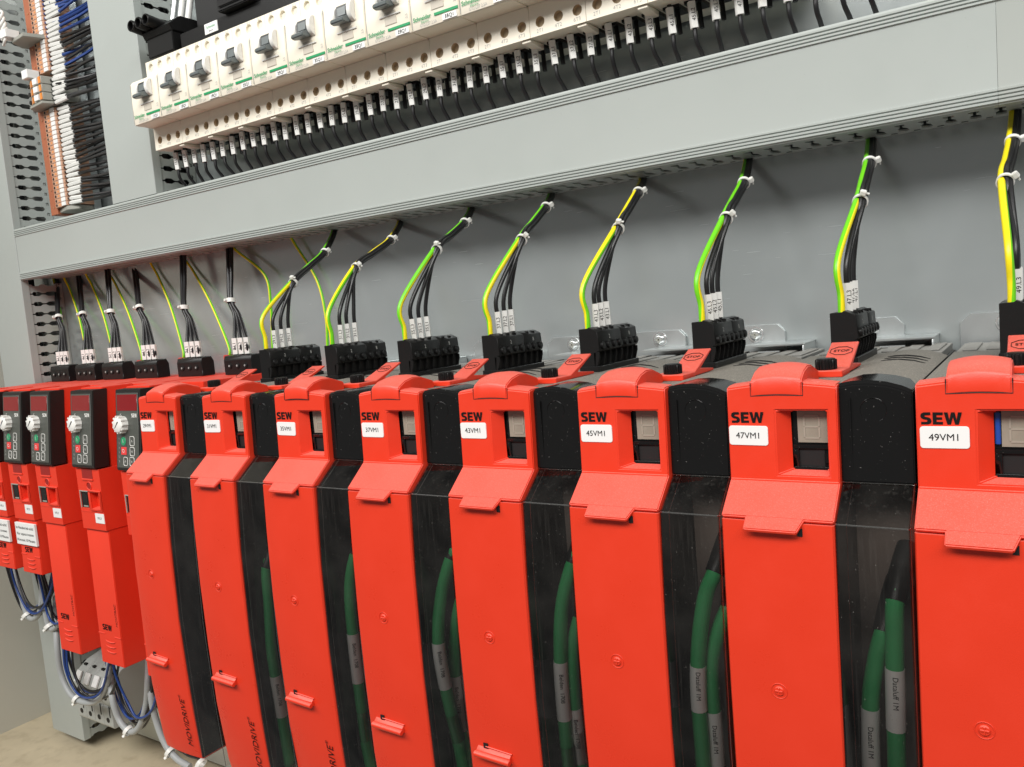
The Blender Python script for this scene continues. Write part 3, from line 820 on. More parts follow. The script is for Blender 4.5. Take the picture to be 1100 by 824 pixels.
# ------------------------------------------------------------------ small inverters
def make_small(bottom, with_sign):
    t = thing('inverter', '', 'inverter')
    W = 58
    RW = 79 if with_sign else 104        # width of the power section behind the front
    MB().box(2, W - 2, 124, 170, -112, 0).build('upper_body', RED2, t, bevel=.9)
    MB().box(2, RW, 170, 312, bottom + 6, -1.2).build('power_section', RED2, t, bevel=.9)
    # middle segment with recesses (front built as frame pieces)
    mb = MB()
    def fr(z): return 105 - (z + 110) * .0  # plane
    xs = [0, 4.5, 23, 31, 42, 53, 55, W]
    zs = [-196, -169.5, -166, -143, -138.5, -136.5, -125.5, -110.5]
    F = 103.5
    holes = {(1, 2), (4, 2), (3, 2)}
    for i in range(len(xs) - 1):
        for j in range(len(zs) - 1):
            x0, x1, z0, z1 = xs[i], xs[i + 1], zs[j], zs[j + 1]
            if j == 2 and i in (1, 3, 4): continue
            mb.quad((x0, F, z0), (x1, F, z0), (x1, F, z1), (x0, F, z1))
    for (x0, x1, d) in ((4.5, 23, 7), (31, 53, 7)):
        z0, z1 = -166, -143
        mb.quad((x0, F, z0), (x1, F, z0), (x1 - .8, F + d, z0 + 1.5), (x0 + .8, F + d, z0 + 1.5)); mb.quad((x0, F, z1), (x1, F, z1), (x1 - .8, F + d, z1 - 1.5), (x0 + .8, F + d, z1 - 1.5))
        mb.quad((x0, F, z0), (x0, F, z1), (x0 + .8, F + d, z1 - 1.5), (x0 + .8, F + d, z0 + 1.5)); mb.quad((x1, F, z0), (x1, F, z1), (x1 - .8, F + d, z1 - 1.5), (x1 - .8, F + d, z0 + 1.5))
        mb.quad((x0 + .8, F + d, z0 + 1.5), (x1 - .8, F + d, z0 + 1.5), (x1 - .8, F + d, z1 - 1.5), (x0 + .8, F + d, z1 - 1.5))
    mb.quad((0, F, -196), (W, F, -196), (W, 170, -196), (0, 170, -196)); mb.quad((0, F, -110.5), (W, F, -110.5), (W, 170, -110.5), (0, 170, -110.5))
    mb.quad((0, F, -196), (0, F, -110.5), (0, 170, -110.5), (0, 170, -196)); mb.quad((W, F, -196), (W, F, -110.5), (W, 170, -110.5), (W, 170, -196))
    mid = mb.build('middle_body', RED2, t, smooth=30)
    MB().box(27.5, 57, F - 2, F - .05, -169, -166.2).box(27.5, 57, F - 2, F - .05, -142.8, -140).box(27.5, 31, F - 2, F - .05, -166.2, -142.8).box(53, 57, F - 2, F - .05, -166.2, -142.8).build('recess_frame', RED2, mid, bevel=.5, seg=1)
    MB().box(4.8, 22.7, F + .5, F + 6, -165.8, -143.2).build('socket', PLUG, mid)
    MB().prism([(8, -148), (11, -146), (17, -146), (20, -148), (20, -159), (17, -160.5), (11, -160.5), (8, -159)], 'y', F + .1, F + .6).build('socket_opening', DARK, mid)
    MB().box(9, 20, F - .1, F + .5, -164.6, -162.8).build('socket_latch', TGREY, mid)
    MB().box(3.4, 24, F - 1, F - .05, -143, -141.6).box(3.4, 4.6, F - 1, F - .05, -166, -143).build('socket_frame', TGREY, mid)
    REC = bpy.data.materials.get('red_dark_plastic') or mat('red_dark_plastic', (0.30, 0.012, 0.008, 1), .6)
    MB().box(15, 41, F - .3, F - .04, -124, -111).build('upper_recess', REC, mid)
    MB().box(14.4, 41.6, F - 1.6, F - .04, -126.8, -124.2).build('recess_ledge', RED2, mid, bevel=.4, seg=1)
    tor = [(29 + 6 * math.cos(a), F, -134.4 + 5.4 * math.sin(a)) for a in [2 * math.pi * i / 16 for i in range(16)]]
    MB().tube(tor, .9, 6, closed=True).build('hole_rim', RED2, mid, smooth=60)
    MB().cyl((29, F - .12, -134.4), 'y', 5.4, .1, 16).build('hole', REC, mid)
    MB().box(1, W - 1, F - .5, F - .03, -171.5, -170.2).build('seam_edge', RED2, mid)
    lab = MB().box(35.5, 57.2, F - .7, F - .04, -186, -172.4).build('small_tag', LABEL, mid)
    letter('VFU1', 5, INK, lab, (46.2, F - .8, -179.2))
    # lower cover
    f2 = 106.5
    pr = [(f2 + 1.5, -196.2), (f2, -199), (f2 - 2.6, bottom), (172, bottom), (172, -196.2)]
    low = MB().prism(pr, 'x', 1.4, W - 1.0).build('lower_cover', RED2, t, bevel=.9)
    yb = lambda z: f2 - 2.6 * (z + 199) / (bottom + 199)
    zs_ = bottom + 44 if not with_sign else bottom + 29
    for x0, x1, z in ((1.6, 17, zs_), (41, 56.6, zs_ - 2)):
        MB().box(x0, x1, yb(z) - .8, yb(z) + .3, z - .9, z + .9).build('seam_edge', RED2, low, bevel=.25, seg=1)
    for k in range(3):
        z = zs_ - (10 + 7.5 * k if not with_sign else 7 + 6.5 * k)
        MB().tube([(17, yb(z) - .2, z + 1), (23, yb(z) - .5, z - .6), (30, yb(z) - .6, z - 1), (37, yb(z) - .5, z - .6), (42, yb(z) - .2, z + 1)], [.3, 1, 1.1, 1, .3], 6).build('grip_ridge', RED2, low, smooth=60)
    logo(23, 8.5, INK, low, (25, yb(zs_ + 8) - .35, zs_ + (10 if not with_sign else 7.5)))
    if not with_sign:
        letter('MOVITRAC', 6.5, INK, low, (50.5, yb(zs_ + 30) - .25, zs_ + 30), right=(0, 0, 1), up=(-1, 0, 0), shear=.1)
    else:
        sg = MB().box(-1, 58, 101.6, 105.2, -236, -202).build('warning_label', LABEL, t, bevel=.3, seg=1)
        for k, s_ in enumerate(('Im Netzbetrieb nicht!', 'Nur separat trennen', 'Wartezeit 10 Minuten')):
            letter(s_, 6.2, INK, sg, (28, 101.4, -209.5 - 9.6 * k), sx=.98)
    # keypad
    mb = MB()
    pr = [(110, -2.5), (98.5, -107), (101, -109), (120, -109), (131, -2)]
    kp = MB().prism(pr, 'x', .2, 57.4).build('keypad', mat('keypad_black', (0.012, 0.011, 0.010, 1), .42) if 'keypad_black' not in bpy.data.materials else bpy.data.materials['keypad_black'], t, bevel=.9)
    ky = lambda z: 110 + (z + 2.5) * .11
    def plate_(x0, x1, z0, z1, d, name, mt, bevel=.2):
        mb = MB(); v = []
        for dd in (0, -d):
            v += [mb.V((x0, ky(z0) + dd, z0)), mb.V((x1, ky(z0) + dd, z0)), mb.V((x1, ky(z1) + dd, z1)), mb.V((x0, ky(z1) + dd, z1))]
        for q in ((0, 1, 2, 3), (4, 5, 6, 7), (0, 1, 5, 4), (1, 2, 6, 5), (2, 3, 7, 6), (3, 0, 4, 7)): mb.face([v[i] for i in q])
        return mb.build(name, mt, kp, bevel=bevel, seg=1)
    plate_(3, 52, -104, -7, .6, 'keypad_face', KEYGREY)
    plate_(5, 50, -30, -9, 1.0, 'display', DISPRED)
    kc = Vector((19, ky(-48), -48)); kn = Vector((0, -1, .11)).normalized()
    mb = MB().cyl(kc, kn, 11.2, 9, 22, r2=10.2).cyl(kc + kn * 9, kn, 10.2, 1.2, 22, r2=8.8)
    kk = mb.build('dial', WHITEP, kp, smooth=50)
    mb = MB()
    for a in range(11):
        t_ = 2 * math.pi * a / 11
        d = Vector((math.cos(t_), 0, math.sin(t_)))
        p = kc + d * 10.6
        mb.tube([p + kn * 1, p + kn * 9.2], 1.5, 6)
    mb.build('dial_grip', WHITEP, kp, smooth=50)
    MB().tube([kc + kn * 10.2 + Vector((-5, 0, -5)), kc + kn * 10.2 + Vector((3, 0, 4))], .7, 5).build('dial_mark', INK, kp)
    b1 = plate_(13.5, 24.5, -76, -63, 1.2, 'button', KEYGREY)
    mb = MB().cyl((19, ky(-69.5) - .8, -69.5), kn, 5.6, .8, 18); mb.build('run_button', BTNGREEN, kp, bevel=.2, seg=1)
    plate_(13.5, 25, -87, -77, 1.4, 'stop_button', BTNRED)
    letter('I', 7, WHITEP, kp, (19, ky(-69.5) - 2.0, -69.5)); letter('O', 7, WHITEP, kp, (19.2, ky(-82) - 1.8, -82))
    def outline(x0, x1, z0, z1):
        c_ = [(x0, z0), (x1, z0), (x1, z1), (x0, z1)]
        pts = []
        for (cx_, cz_, a0) in ((x1 - 2, z1 - 2, 0), (x0 + 2, z1 - 2, 90), (x0 + 2, z0 + 2, 180), (x1 - 2, z0 + 2, 270)):
            for k in range(3): a = math.radians(a0 + 45 * k); pts.append((cx_ + 2 * math.cos(a), ky(cz_) - .9, cz_ + 2 * math.sin(a)))
        MB().tube(pts, .45, 4, closed=True).build('button_outline', WHITEP, kp)
    for (x0, x1, z0, z1, s_) in ((33, 43, -75, -63, '↑'), (33, 43, -88, -77, '↓'), (18, 27, -101, -90, '+'), (32, 42, -101, -90, '-')):
        outline(x0, x1, z0, z1)
        letter('>' if s_ in '↑+' else '<', 6, WHITEP, kp, ((x0 + x1) / 2, ky((z0 + z1) / 2) - 1.1, (z0 + z1) / 2), right=(0, 0, 1), up=(-1, 0, 0))
    logo(12, 5, WHITEP, kp, (44, ky(-38) - .9, -36))
    for k, z in enumerate((-66, -72, -78, -84, -90, -96)): letter(['v', 't', 'n', 'I', 'U', 'P'][k], 4.6, GREYINK, kp, (8.5, ky(z) - .8, z))
    MB().tube([(11 + 18 * math.cos(a) + 8, ky(-48) - .8, -48 + 15 * math.sin(a)) for a in [math.radians(-60 + 20 * q) for q in range(0, 1)] for _ in range(2)] if False else [(12, ky(-35) - .8, -35), (14, ky(-34) - .8, -34)], .4, 4).build('dial_scale', WHITEP, kp)
    # connector at the back of the top
    PX = 24 if with_sign else 36
    mb = MB().box(PX, PX + 60, 256, 278, -.8, 20)
    mb.prism([(256, 20), (258, 26), (274, 27.5), (278, 20)], 'x', PX, PX + 60)
    pl = mb.build('terminal_plug', PLUG, t, bevel=.6, seg=1)
    for k in range(3):
        MB().cyl((PX + 13 + 17 * k, 256.2, 12), (0, -1, .1), 4.2, 1.2, 12).cyl((PX + 13 + 17 * k, 255, 12), (0, -1, .1), 2.2, .3, 8).build('screw_collar', PLUG, pl, bevel=.3, seg=1)
        MB().cyl((PX + 13 + 17 * k, 254.6, 12.1), (0, -1, .1), 1.6, .3, 8).build('screw_head', STEEL, pl)
    # earth stud
    MB().cyl((9, 285, -1.5), 'z', 6, 7, 6).cyl((9, 285, 6), 'z', 7.5, 3, 14).cyl((9, 285, 9), 'z', 4.5, 9, 12).build('earth_stud', STEEL, t, bevel=.4, seg=1)
    MB().box(4, 14, 280, 292, 14, 27).build('ring_lug', mat('lug_red', (0.5, 0.06, 0.05, 1), .4) if 'lug_red' not in bpy.data.materials else bpy.data.materials['lug_red'], t, bevel=1)
    return t
sm_small = make_small(-281, True)
sm_large = make_small(-392, False)
SX = [(-699.5, 's', 'short red inverter outermost at the far left, mostly cut by the picture edge'),
      (-617.5, 's', 'short red inverter at the left picture edge with only its right side showing'),
      (-535.5, 's', 'short red inverter with keypad and white warning label, left of the first long inverter'),
      (-453.5, 'l', 'long red inverter with keypad just right of the short ones'),
      (-341.5, 'l', 'long red inverter with keypad, middle of the three long ones'),
      (-230.0, 'l', 'long red inverter with keypad half hidden behind the first tall drive')]
used = set()
for x, kd, lab in SX:
    src = sm_small if kd == 's' else sm_large
    o = src if kd not in used else copy_tree(src)
    used.add(kd)
    o.location = Vector((x, 0, 0)) * S
    tag(o, lab, 'inverter', 'small red inverters with keypads')

# wires of the small inverters
TIE = [(63, 341), (89, 338), (119, 335), (150, 331), (198, 330), (248, 323)]
EXS = [(61, 300), (85, 296), (116, 289), (145, 286), (197, 274), (247, 266)]
ORD = ['first', 'second', 'third', 'fourth', 'fifth', 'sixth', 'seventh', 'eighth', 'ninth', 'tenth', 'eleventh', 'twelfth', 'thirteenth', 'fourteenth', 'fifteenth', 'sixteenth', 'seventeenth', 'eighteenth', 'nineteenth']
ORD += ['twentieth'] + ['twenty-' + o for o in ORD[:9]] + ['thirtieth'] + ['thirty-' + o for o in ORD[:9]]
for i in range(6):
    x0 = SX[i][0]
    tp = Vector(at(*TIE[i], y=285)); ex = Vector(at(*EXS[i], z=184)); ex.y = max(ex.y, 284)
    ex = Vector((ex.x, ex.y, 184))
    for k in range(3):
        e = Vector((x0 + (41 if SX[i][1] == 's' else 53) + 13 * k, 266, 24))
        o_ = Vector((2.6 * (k - 1), 1.0 if k == 1 else -.6, 0))
        pts = [e, e + Vector((0, 0, 22)), e.lerp(tp, .6) + Vector((0, 4, 10)), tp + o_, tp.lerp(ex, .5) + o_ * 1.3, ex + o_ * 1.6, ex + o_ * 1.6 + Vector((0, 0, 26))]
        o = wire('supply_wire', f'{["left", "middle", "right"][k]} black wire into the {ORD[i]} small terminal plug from the left', 'wire', pts, 2.9, WBLACK, 'black wires of the small inverters')
        sleeve(o, e + Vector((0, 0, 4)), e + Vector((0, 0, 27)), 4.3, f'{i + 3}.L{k + 1}', size=6.5)
    tie(f'white cable tie on the black wires of the {ORD[i]} small plug from the left', tp, ex - tp, 5.8, (-.5, -1, 0), 'cable ties of the small inverters', 3.0)
PEX = [(62, 300), (76, 298), (96, 294), (131, 290), (168, 282), (213, 276)]
for i in range(6):
    x0 = SX[i][0]
    ex = Vector(at(*PEX[i], z=184)); ex.y = min(ex.y, 312)
    e = Vector((x0 + 9, 286, 22))
    pts = [e, e + Vector((0, 2, 18)), e.lerp(ex, .45) + Vector((2, 6, 10)), e.lerp(ex, .8) + Vector((-4, 6, 8)), ex, ex + Vector((0, 0, 24))]
    wire('earth_wire', f'thin green and yellow earth wire of the {ORD[i]} small inverter from the left', 'wire', pts, 2.0, [WYELLOW, WGREEN], 'earth wires of the small inverters', stripes=.05)
ex = Vector(at(266, 266, z=184)); ex.y = 304
wire('earth_wire', 'thin green and yellow wire hanging down behind the plug of drive 29VM1', 'wire', [Vector(at(293, 376, y=300)), Vector(at(291, 330, y=302)), Vector(at(284, 295, y=304)), ex, ex + Vector((0, 0, 24))], 2.0, [WYELLOW, WGREEN], stripes=.05)
ex = Vector(at(333, 256, z=184)); ex.y = 308
wire('earth_wire', 'thin green and yellow wire hanging behind the plugs of drives 29VM1 and 31VM1', 'wire', [Vector(at(352, 376, y=300)), Vector(at(350, 340, y=304)), Vector(at(340, 300, y=308)), ex, ex + Vector((0, 0, 24))], 2.0, [WYELLOW, WGREEN], stripes=.05)

# ------------------------------------------------------------------ breakers
BX0, BP = -246.0, 62.35
BTAG = ['15', '17', '19', '21', '23', '25', '27', '29', '31', '35', '37', '43', '45', '47', '49']
def make_breaker():
    t = thing('circuit_breaker', '', 'breaker')
    W = BP - .5
    # lower terminal block with three blind holes
    mb = MB(); z0, z1, Y = 0, 30, 224
    cw = W / 3
    for k in range(3): mb.hole_panel(k * cw, (k + 1) * cw, z0, z1, k * cw + cw * .58, 12.5, 5.1, Y, 5, mi=0, mih=1)
    mb.quad((0, Y, z0), (W, Y, z0), (W, 312, z0 + 4), (0, 312, z0 + 4)); mb.quad((0, Y, z0), (0, Y, z1), (0, 312, z1), (0, 312, z0 + 4)); mb.quad((W, Y, z0), (W, Y, z1), (W, 312, z1), (W, 312, z0 + 4))
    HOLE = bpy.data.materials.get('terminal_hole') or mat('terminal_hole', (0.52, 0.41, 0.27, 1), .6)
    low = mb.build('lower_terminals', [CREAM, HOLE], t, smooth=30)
    for k, s_ in enumerate(('2T1', '4T2', '6T3')): letter(s_, 5, GREYINK, low, (k * cw + cw * .55, Y - .15, 4.2))
    for k in range(3):
        MB().box(k * cw + 3, k * cw + cw - 2, 250, 275, -1.5, 2.6).build('clamp_mouth', PLUG, low)
    MB().prism([(226, -.2), (226, -3), (252, -5), (252, .6)], 'x', W - 11, W - 1).build('foot_clip', CREAM, low, bevel=.5, seg=1)
    # upper terminal block
    mb = MB(); z0, z1 = 89, 120
    for k in range(3): mb.hole_panel(k * cw, (k + 1) * cw, z0, z1, k * cw + cw * .55, 111, 5.4, Y, 2.5, mi=0, mih=1)
    mb.quad((0, Y, z1), (W, Y, z1), (W, 312, z1), (0, 312, z1)); mb.quad((0, Y, z0), (0, Y, z1), (0, 312, z1), (0, 312, z0)); mb.quad((W, Y, z0), (W, Y, z1), (W, 312, z1), (W, 312, z0))
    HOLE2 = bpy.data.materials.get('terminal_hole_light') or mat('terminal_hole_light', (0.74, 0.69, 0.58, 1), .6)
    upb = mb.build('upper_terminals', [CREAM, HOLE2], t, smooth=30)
    for k, s_ in enumerate(('1L1', '3L2', '5L3')): letter(s_, 4.4, GREYINK, upb, (k * cw + cw * .55, Y - .15, 117.4))
    # nose
    pr = [(312, 30.2), (196.8, 30.2), (196, 31.4), (195.4, 58), (196.2, 84), (200, 89), (312, 89)]
    nose = MB().prism(pr, 'x', 0, W).build('nose', CREAM, t, bevel=.7, seg=2)
    # toggle
    xc = W * .56
    mb = MB()
    for xa, xb, rr_ in ((xc - 14, xc - 11.2, 8), (xc + 8.8, xc + 14.5, 11)):
        arc = [(195.6 - rr_ * .75 * math.cos(a), 73 + rr_ * math.sin(a)) for a in [math.radians(-90 + 22.5 * q) for q in range(9)]]
        mb.prism(arc, 'x', xa, xb)
    tg = mb.build('toggle_cheek', WHITEP, nose, bevel=.5, seg=1, ang=50)
    LEVER = bpy.data.materials.get('toggle_grey') or mat('toggle_grey', (0.15, 0.17, 0.17, 1), .3)
    DGREY = bpy.data.materials.get('toggle_dark') or mat('toggle_dark', (0.035, 0.04, 0.04, 1), .3)
    MB().prism([(195.2, 66.5), (190.5, 67), (191.5, 80.5), (195.2, 82.5)], 'x', xc - 10, xc + 9).build('toggle_frame', DGREY, nose, bevel=.8)
    MB().prism([(190.6, 69.5), (191.2, 78), (190.3, 78), (189.8, 69.5)], 'x', xc - 6.5, xc + 5.5).build('lever_window', LEVER, nose)
    MB().prism([(195.2, 62), (186.5, 59.5), (181.8, 60.2), (181.2, 63.6), (186.5, 67.2), (195.2, 68.2)], 'x', xc - 11, xc + 8.6).build('toggle_lever', LEVER, nose, bevel=.9)
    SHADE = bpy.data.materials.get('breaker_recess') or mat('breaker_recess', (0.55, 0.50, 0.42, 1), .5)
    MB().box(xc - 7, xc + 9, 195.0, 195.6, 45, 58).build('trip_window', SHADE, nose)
    MB().box(xc - 14, xc + 15, 194.2, 195.6, 53.6, 55).build('trip_bar', WHITEP, nose)
    MB().box(1, 1.5, 195.1, 195.9, 32, 84).build('side_seam', GREYINK, nose)
    MB().box(W * .50, W * .985, 194.95, 195.6, 38.6, 41.2).build('green_line', GREENINK, nose)
    letter('Schneider', 6.2, GREENINK, nose, (W * .24, 195.1, 40.4), embolden=.08, sx=.95)
    letter('Electric', 3.6, GREENINK, nose, (W * .30, 195.1, 36.4), sx=.95)
    letter('GV2-L07 2.5A', 4.2, GREYINK, nose, (W * .36, 195.8, 32.0 + 1.4), sx=.9)
    MB().box(W * .66, W * .95, 195.3, 195.75, 31.6, 37.4).build('tag_label', LABEL, nose)
    letter('2,5', 4, GREYINK, nose, (W * .93, 195.15, 48), right=(0, 0, 1), up=(-1, 0, 0))
    return t
bp = make_breaker()
breakers = []
for i in range(14):
    o = bp if i == 0 else copy_tree(bp)
    o.location = Vector((BX0 + i * BP, 0, 322)) * S
    tag(o, f'cream three pole breaker with grey toggle, {ORD[i]} from the left in its row' if i < 9 else f'cream breaker cut by the top edge, {ORD[i]} from the left in its row', 'breaker', 'cream breakers in a row')
    breakers.append(o)
    ns = next(c for c in o.children if c.name.startswith('nose'))
    letter(f'{BTAG[i]}Q1', 5.2, INK, ns, (BP * .80, 195.15, 34.4), embolden=.03)
# breaker output wires
for i in range(15):
    for k in range(3):
        x = BX0 + i * BP + BP / 3 * (k + .5) + 0.5
        nm = f'{BTAG[i]}.L{k + 1}'
        lean = random.uniform(-3, 1.5); dx = random.uniform(0, 6)
        top = Vector((x, 250, 330)); a = Vector((x + lean * .1, 247, 320.5 + random.uniform(-1.5, 1.5))); bb = a + Vector((-lean * .5 + 1.0, 0, -23.5))
        end = Vector((bb.x + dx, 257, 270))
        pts = [top, a, bb, bb + Vector((dx * .25, 1, -12)), end, end + Vector((dx * .4, 6, -24))]
        o = wire('breaker_wire', f'{["left", "middle", "right"][k]} one of three black wires with white markers under the {ORD[i]} breaker', 'wire', pts, 2.1, WBLACK, 'black wires below the breakers')
        sleeve(o, bb, a, 3.6, nm, size=5.2)
        MB().tube([a + Vector((3.5, 10, 3)), bb + Vector((3.5, 10, 2))], 2.4, 6).build('bare_sleeve', PLUG, o)
# supply busbar and feed blocks above the breakers
fb = thing('feed_terminal', 'black feed terminal with three round wire sockets above the left breaker', 'terminal', (-240, 0, 445))
MB().box(0, 58, 226, 312, 1, 26).prism([(226, 26), (222, 34), (240, 48), (312, 48), (312, 26)], 'x', -4, 60).build('body', PLUG, fb, bevel=1)
for k in range(3):
    mb = MB(); c0 = Vector((-8 + k * 17, 208, 44)); ax = Vector((0, -1, .12)).normalized()
    mb.cyl(c0 + Vector((0, 40, -4)), ax, 7.6, 38, 16, cap=False); mb.cyl(c0 + Vector((0, 40, -4)), ax, 5.6, 38, 16, cap=False)
    A = []
    mb.tube([c0 + Vector((0, 2.2, .4)) + Vector((6.6 * math.cos(a), 0, 6.6 * math.sin(a))) for a in [2 * math.pi * q / 18 for q in range(18)]], 1.1, 6, closed=True)
    mb.build('wire_socket', PLUG, fb, smooth=50)
    MB().cyl(c0 + Vector((0, 14, -1)), (0, 1, 0), 5.7, 1, 14).build('socket_bottom', DARK, fb)
for k in range(3):
    MB().tube([(10 + k * 18, 262, 47), (14 + k * 18, 268, 80), (22 + k * 18, 275, 130)], 4.4, 10).build('supply_lead', STEEL if k < 1 else SLEEVE, fb, smooth=60)
bb = thing('busbar', 'long black comb busbar lying along the tops of the breakers', 'busbar', (-180, 0, 443))
MB().box(6, 780, 232, 300, .5, 22).build('insulation', PLUG, bb, bevel=1)
MB().box(6, 780, 262, 312, 22, 120).build('cover_wall', DARK, bb)
lb = MB().box(60, 86, 230.8, 232, 7, 20).build('sticker', LABEL, bb)
letter('Schneider', 4.6, GREENINK, lb, (73, 230.6, 15)); letter('Electric', 3, INK, lb, (73, 230.6, 10))
fb2 = thing('feed_terminal', 'black feed block at the top edge right of the busbar sticker', 'terminal', (-80, 0, 466))
MB().box(0, 62, 222, 300, 0, 60).box(4, 58, 219.5, 222, 4, 18).build('body', PLUG, fb2, bevel=1.2)

# ------------------------------------------------------------------ terminal strip at the left
ts = thing('terminal_strip', 'vertical strip of peach terminal blocks with white markers beside the left duct', 'terminal strip', (-589, 0, 284))
MB().box(-40, -18.4, 270, 300, 0, 420).build('base_strip', BROWN, ts, bevel=.6, seg=1)
MB().box(-46, 44, 300, 312, -4, 420).build('rail', STEEL, ts)
holes_m = MB()
tb = None
for k in range(56):
    z = 10 + k * 7.3
    if 22 <= k <= 29: continue
    if tb is None:
        mb = MB(); H = 6.7
        mb.prism([(-18, 300), (-18, 268), (-15, 266), (22, 266), (24, 276), (44, 284), (44, 300)], 'z', 0, H)
        tb = mb.build('terminal_block', PEACH, ts, loc=(0, 0, z), bevel=.3, seg=1)
        mk = MB().box(7, 19, 264.4, 266.2, .3, H - .2).build('marker', LABEL, tb, bevel=.3, seg=1)
        h1 = MB().cyl((-11, 266.3, 3.3), (0, -1, 0), 2.4, .6, 10).build('screw_opening', DARK, tb)
        h2 = MB().cyl((-1.5, 266.3, 3.3), (0, -1, 0), 1.6, .6, 8).build('test_opening', ORANGE, tb)
    else:
        c = copy_tree(tb, ts); c.location = Vector((0, 0, z)) * S
for k in range(0, 52, 4):
    MB().cyl((-29, 269.8, 12 + k * 7.3), (0, -1, 0), 1.6, .6, 8).build('rivet', COPPER, ts)
# foot clamp and the mid clamp with three large orange terminals
MB().prism([(-26, 300), (-26, 276), (20, 266), (40, 276), (40, 300)], 'z', 2, 9).build('end_clamp', TGREY, ts, bevel=.8)
cl = MB().prism([(-30, 300), (-34, 262), (-20, 248), (26, 244), (34, 262), (34, 300)], 'z', 172, 176).build('partition', TGREY, ts, bevel=.5, seg=1)
for k in range(3):
    z = 178 + k * 13
    g = MB().prism([(-32, 300), (-32, 258), (-14, 250), (28, 246), (30, 262), (40, 300)], 'z', z, z + 12).build('large_terminal', WHITEP if False else TGREY, ts, bevel=.5, seg=1)
    MB().prism([(-20, 252.4), (-6, 247.2), (-6, 250), (-20, 254)], 'z', z + 1, z + 11).build('orange_lever', ORANGE, g)
    MB().cyl((-25, 253.6, z + 6), (0, -1, 0), 3.6, 1.4, 12).build('entry_opening', DARK, g)
    MB().box(2, 15, 244.8, 248.4, z + 1.5, z + 10.5).build('marker', LABEL, g, bevel=.3, seg=1)
    MB().prism([(18, 246), (26, 245), (26, 248), (18, 248)], 'z', z + 1, z + 11).build('orange_lever', ORANGE, g)
MB().box(-22, -4, 242, 262, 219, 233).build('marker_carrier', LABEL, ts, bevel=.6)
# upper clamp group
cl2 = MB().prism([(-44, 300), (-48, 262), (-34, 240), (10, 236), (20, 262), (20, 300)], 'z', 280, 286).build('partition', TGREY, ts, bevel=.6)
MB().box(-46, -26, 228, 250, 287, 300).build('marker_carrier', LABEL, ts, bevel=.6)
rr = random.Random(3)
for k in range(5):
    z = 290 + k * 9
    c0 = Vector((-40 - k * 2, 240, z))
    MB().tube([c0 + Vector((14 * math.cos(a) - 8, -6 + 3 * math.sin(2 * a), 10 * math.sin(a))) for a in [math.radians(-120 + 24 * q) for q in range(11)]], 2.2, 8).build('jumper_loop', WHITEP, ts, smooth=60)
# terminal wires
nb = {True: 0, False: 0}
for k in range(52):
    z = 284 + 13 + k * 7.3
    if z > 660: break
    blue = z > 560 or (505 < z < 545 and k % 2 == 0)
    big = 455 < z < 500
    x0 = -563 + rr.uniform(-2, 2) + (8 if big else 0); y0 = 270 - (8 if big else 0)
    ln = rr.uniform(30, 38); dz = rr.uniform(-2.5, 2.5)
    a = Vector((x0, y0, z)); b2 = a + Vector((ln, 2, dz))
    e = Vector((-398, 276 + rr.uniform(-8, 16), z + rr.uniform(-6, 10) + (8 if blue else 0)))
    pts = [a - Vector((6, 0, 0)), a, b2, b2.lerp(e, .5) + Vector((0, rr.uniform(-6, 6), rr.uniform(-5, 2))), e, e + Vector((20, 4, 0))]
    nth = ORD[nb[bool(blue)]]; nb[bool(blue)] += 1
    if blue: lab = f'dark blue wire entering the short vertical duct, {nth} blue one counted upwards'; grp = 'blue terminal wires'
    else: lab = f'thin black wire with white sleeve at the terminal strip, {nth} from the bottom'; grp = 'black terminal wires'
    o = wire('terminal_wire', lab, 'wire', pts, 2.6 if blue else 2.5, WBLUE if blue else WBLACK, grp, k=5, n=6)
    mb = MB().tube([a, a.lerp(b2, .1), b2], [3.0, 3.5, 3.3], 6)
    mb.build('marker_sleeve', SLEEVE, o, smooth=40)

# ------------------------------------------------------------------ fuse terminals and loops below the small inverters
ft = thing('fuse_terminal', 'grey fuse terminal block with four white markers below the inverters', 'terminal block', (-665, 0, -600))
for k in range(4):
    x = k * 28
    pr = [(300, 0), (221, 0), (219, 4), (219, 36), (222, 39), (219, 42), (219, 66), (228, 84), (246, 96), (300, 110)]
    s_ = MB().prism(pr, 'x', x, x + 27).build('fuse_module', FUSEGREY, ft, bevel=.8, seg=1)
    MB().prism([(218.4, 67), (227, 84.5), (224.5, 86), (215.5, 69)], 'x', x + 5, x + 20).build('marker', LABEL, s_, bevel=.4, seg=1)
    for zz in (14, 54): MB().cyl((x + 13, 218.9, zz), (0, -1, 0), 4.6, .5, 14).build('screw_opening', DARK, s_)
    MB().box(x + 20, x + 22, 218.3, 219.2, 20, 40).build('side_slot', DARK, s_)
    MB().box(x + 7, x + 15, 236, 240, 90, 93.5).build('top_slot', DARK, s_)
b = MB().box(-700, -440, 300, 316, -618, -600).build('din_rail', STEEL); tag(b, 'steel mounting rail behind the grey fuse terminals', 'rail')
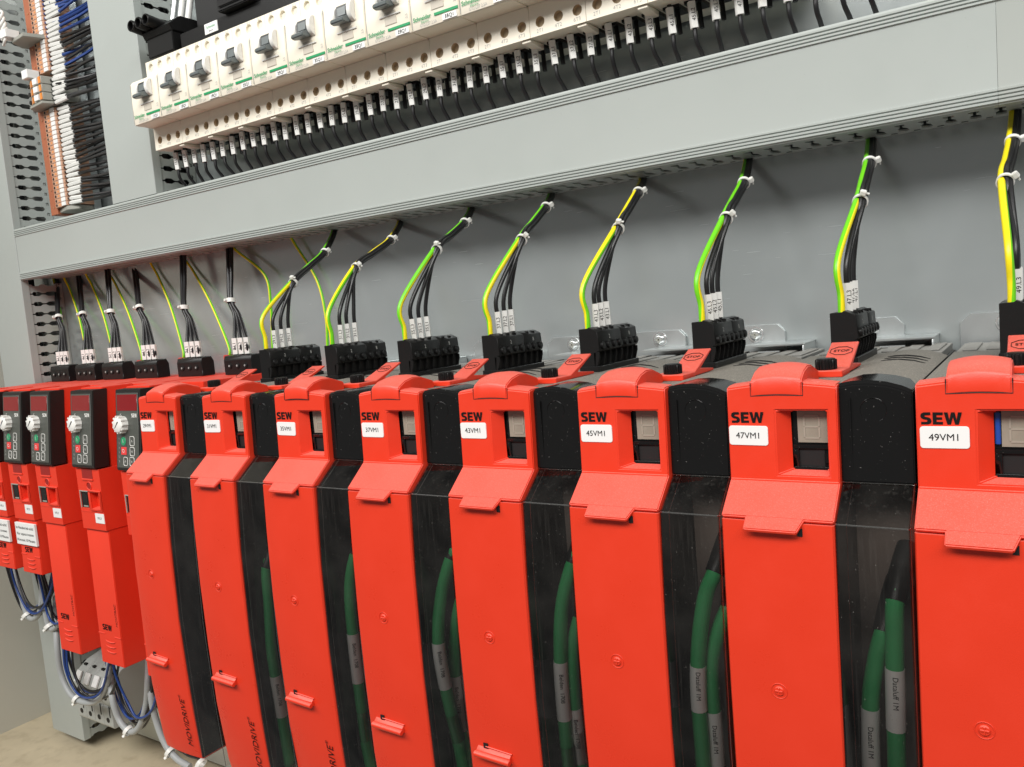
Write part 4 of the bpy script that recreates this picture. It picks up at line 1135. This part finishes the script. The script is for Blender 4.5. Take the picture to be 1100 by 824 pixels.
# U shaped cable loops
def loop(label, pxs, y, r, mt, name='loop_cable', grp=None):
    pts = []
    for q in pxs:
        yy = q[2] if len(q) > 2 else y
        pts.append(Vector(at(q[0], q[1], y=yy)))
    return wire(name, label, 'cable', pts, r, mt, grp, n=10)
Y0 = 185
loop('grey cable looping down between the two fuse terminal ends', [(60, 640, 210), (61, 690), (66, 725), (78, 748), (96, 755), (110, 747), (117, 722), (117, 690, 215)], Y0, 5.0, WGREY)
loop('grey cable hanging in a loop under the middle long inverter', [(118, 700, 215), (120, 745), (128, 773), (140, 786), (150, 780), (157, 757), (159, 730), (160, 700, 215)], Y0, 5.0, WGREY)
loop('grey cable disappearing behind the first tall drive', [(161, 700, 215), (162, 745), (168, 775), (178, 800), (190, 815), (204, 824)], Y0, 5.0, WGREY)
loop('grey cable under the short inverter at the left edge', [(10, 590, 190), (20, 630), (29, 660), (38, 664), (44, 650), (46, 600, 200)], Y0, 4.4, WGREY)
loop('grey cable under the third short inverter running down to a tie', [(40, 590, 190), (46, 640), (52, 672), (60, 674), (66, 660), (67, 610, 210)], Y0, 4.4, WGREY)
rr = random.Random(11)
BASE = [('short inverter at the left edge', [(4, 590), (14, 630), (28, 658), (40, 660), (52, 640), (60, 610)], 7),
        ('third short inverter', [(34, 590), (44, 630), (52, 664), (62, 672), (74, 655), (80, 620)], 7),
        ('first long inverter', [(70, 690), (73, 720), (84, 745), (98, 752), (112, 742), (122, 700)], 6),
        ('middle long inverter', [(112, 700), (118, 730), (130, 765), (142, 780), (154, 770), (162, 730)], 7),
        ('third long inverter', [(160, 720), (164, 745), (172, 775), (184, 800), (196, 810), (210, 815)], 5)]
cols = [(WBLUE, 'foremost blue'), (WBLACK, 'foremost black'), (WBLACK, 'second black'), (WBLUE, 'second blue'), (WBLACK, 'third black'), (WBLUE, 'third blue'), (WBLACK, 'rearmost black')]
for nm, path, cnt in BASE:
    for k in range(cnt):
        dx = rr.uniform(-4, 12); dy = rr.uniform(-10, 3)
        pxs = [(u + dx * (.4 + .6 * rr.random()), v + dy, 172 + k * 6 + rr.uniform(0, 8)) for u, v in path]
        mt, cn = cols[k]
        loop(f'{cn} control wire in the looped bundle below the {nm}', pxs, Y0, 1.9, mt, 'control_wire', 'looped control wires')
for j, (u, v, hdv, nm) in enumerate([(29, 661, (-.8, -.6, -.3), 'short inverter at the left edge'), (53, 673, (-.3, -.6, -.8), 'third short inverter'), (83, 751, (-.6, -.6, -.6), 'first long inverter'), (138, 785, (-.3, -.7, -.7), 'middle long inverter'), (183, 808, (-.3, -.7, -.7), 'third long inverter'), (216, 820, (.3, -.7, -.4), 'first tall drive')]):
    p = Vector(at(u, v, y=Y0))
    tie(f'white cable tie on the loop below the {nm}', p, (.85, .1, -.5) if j > 1 else (.6, .1, -.7), 7.8, hdv, 'cable ties of the looped bundles', 3)
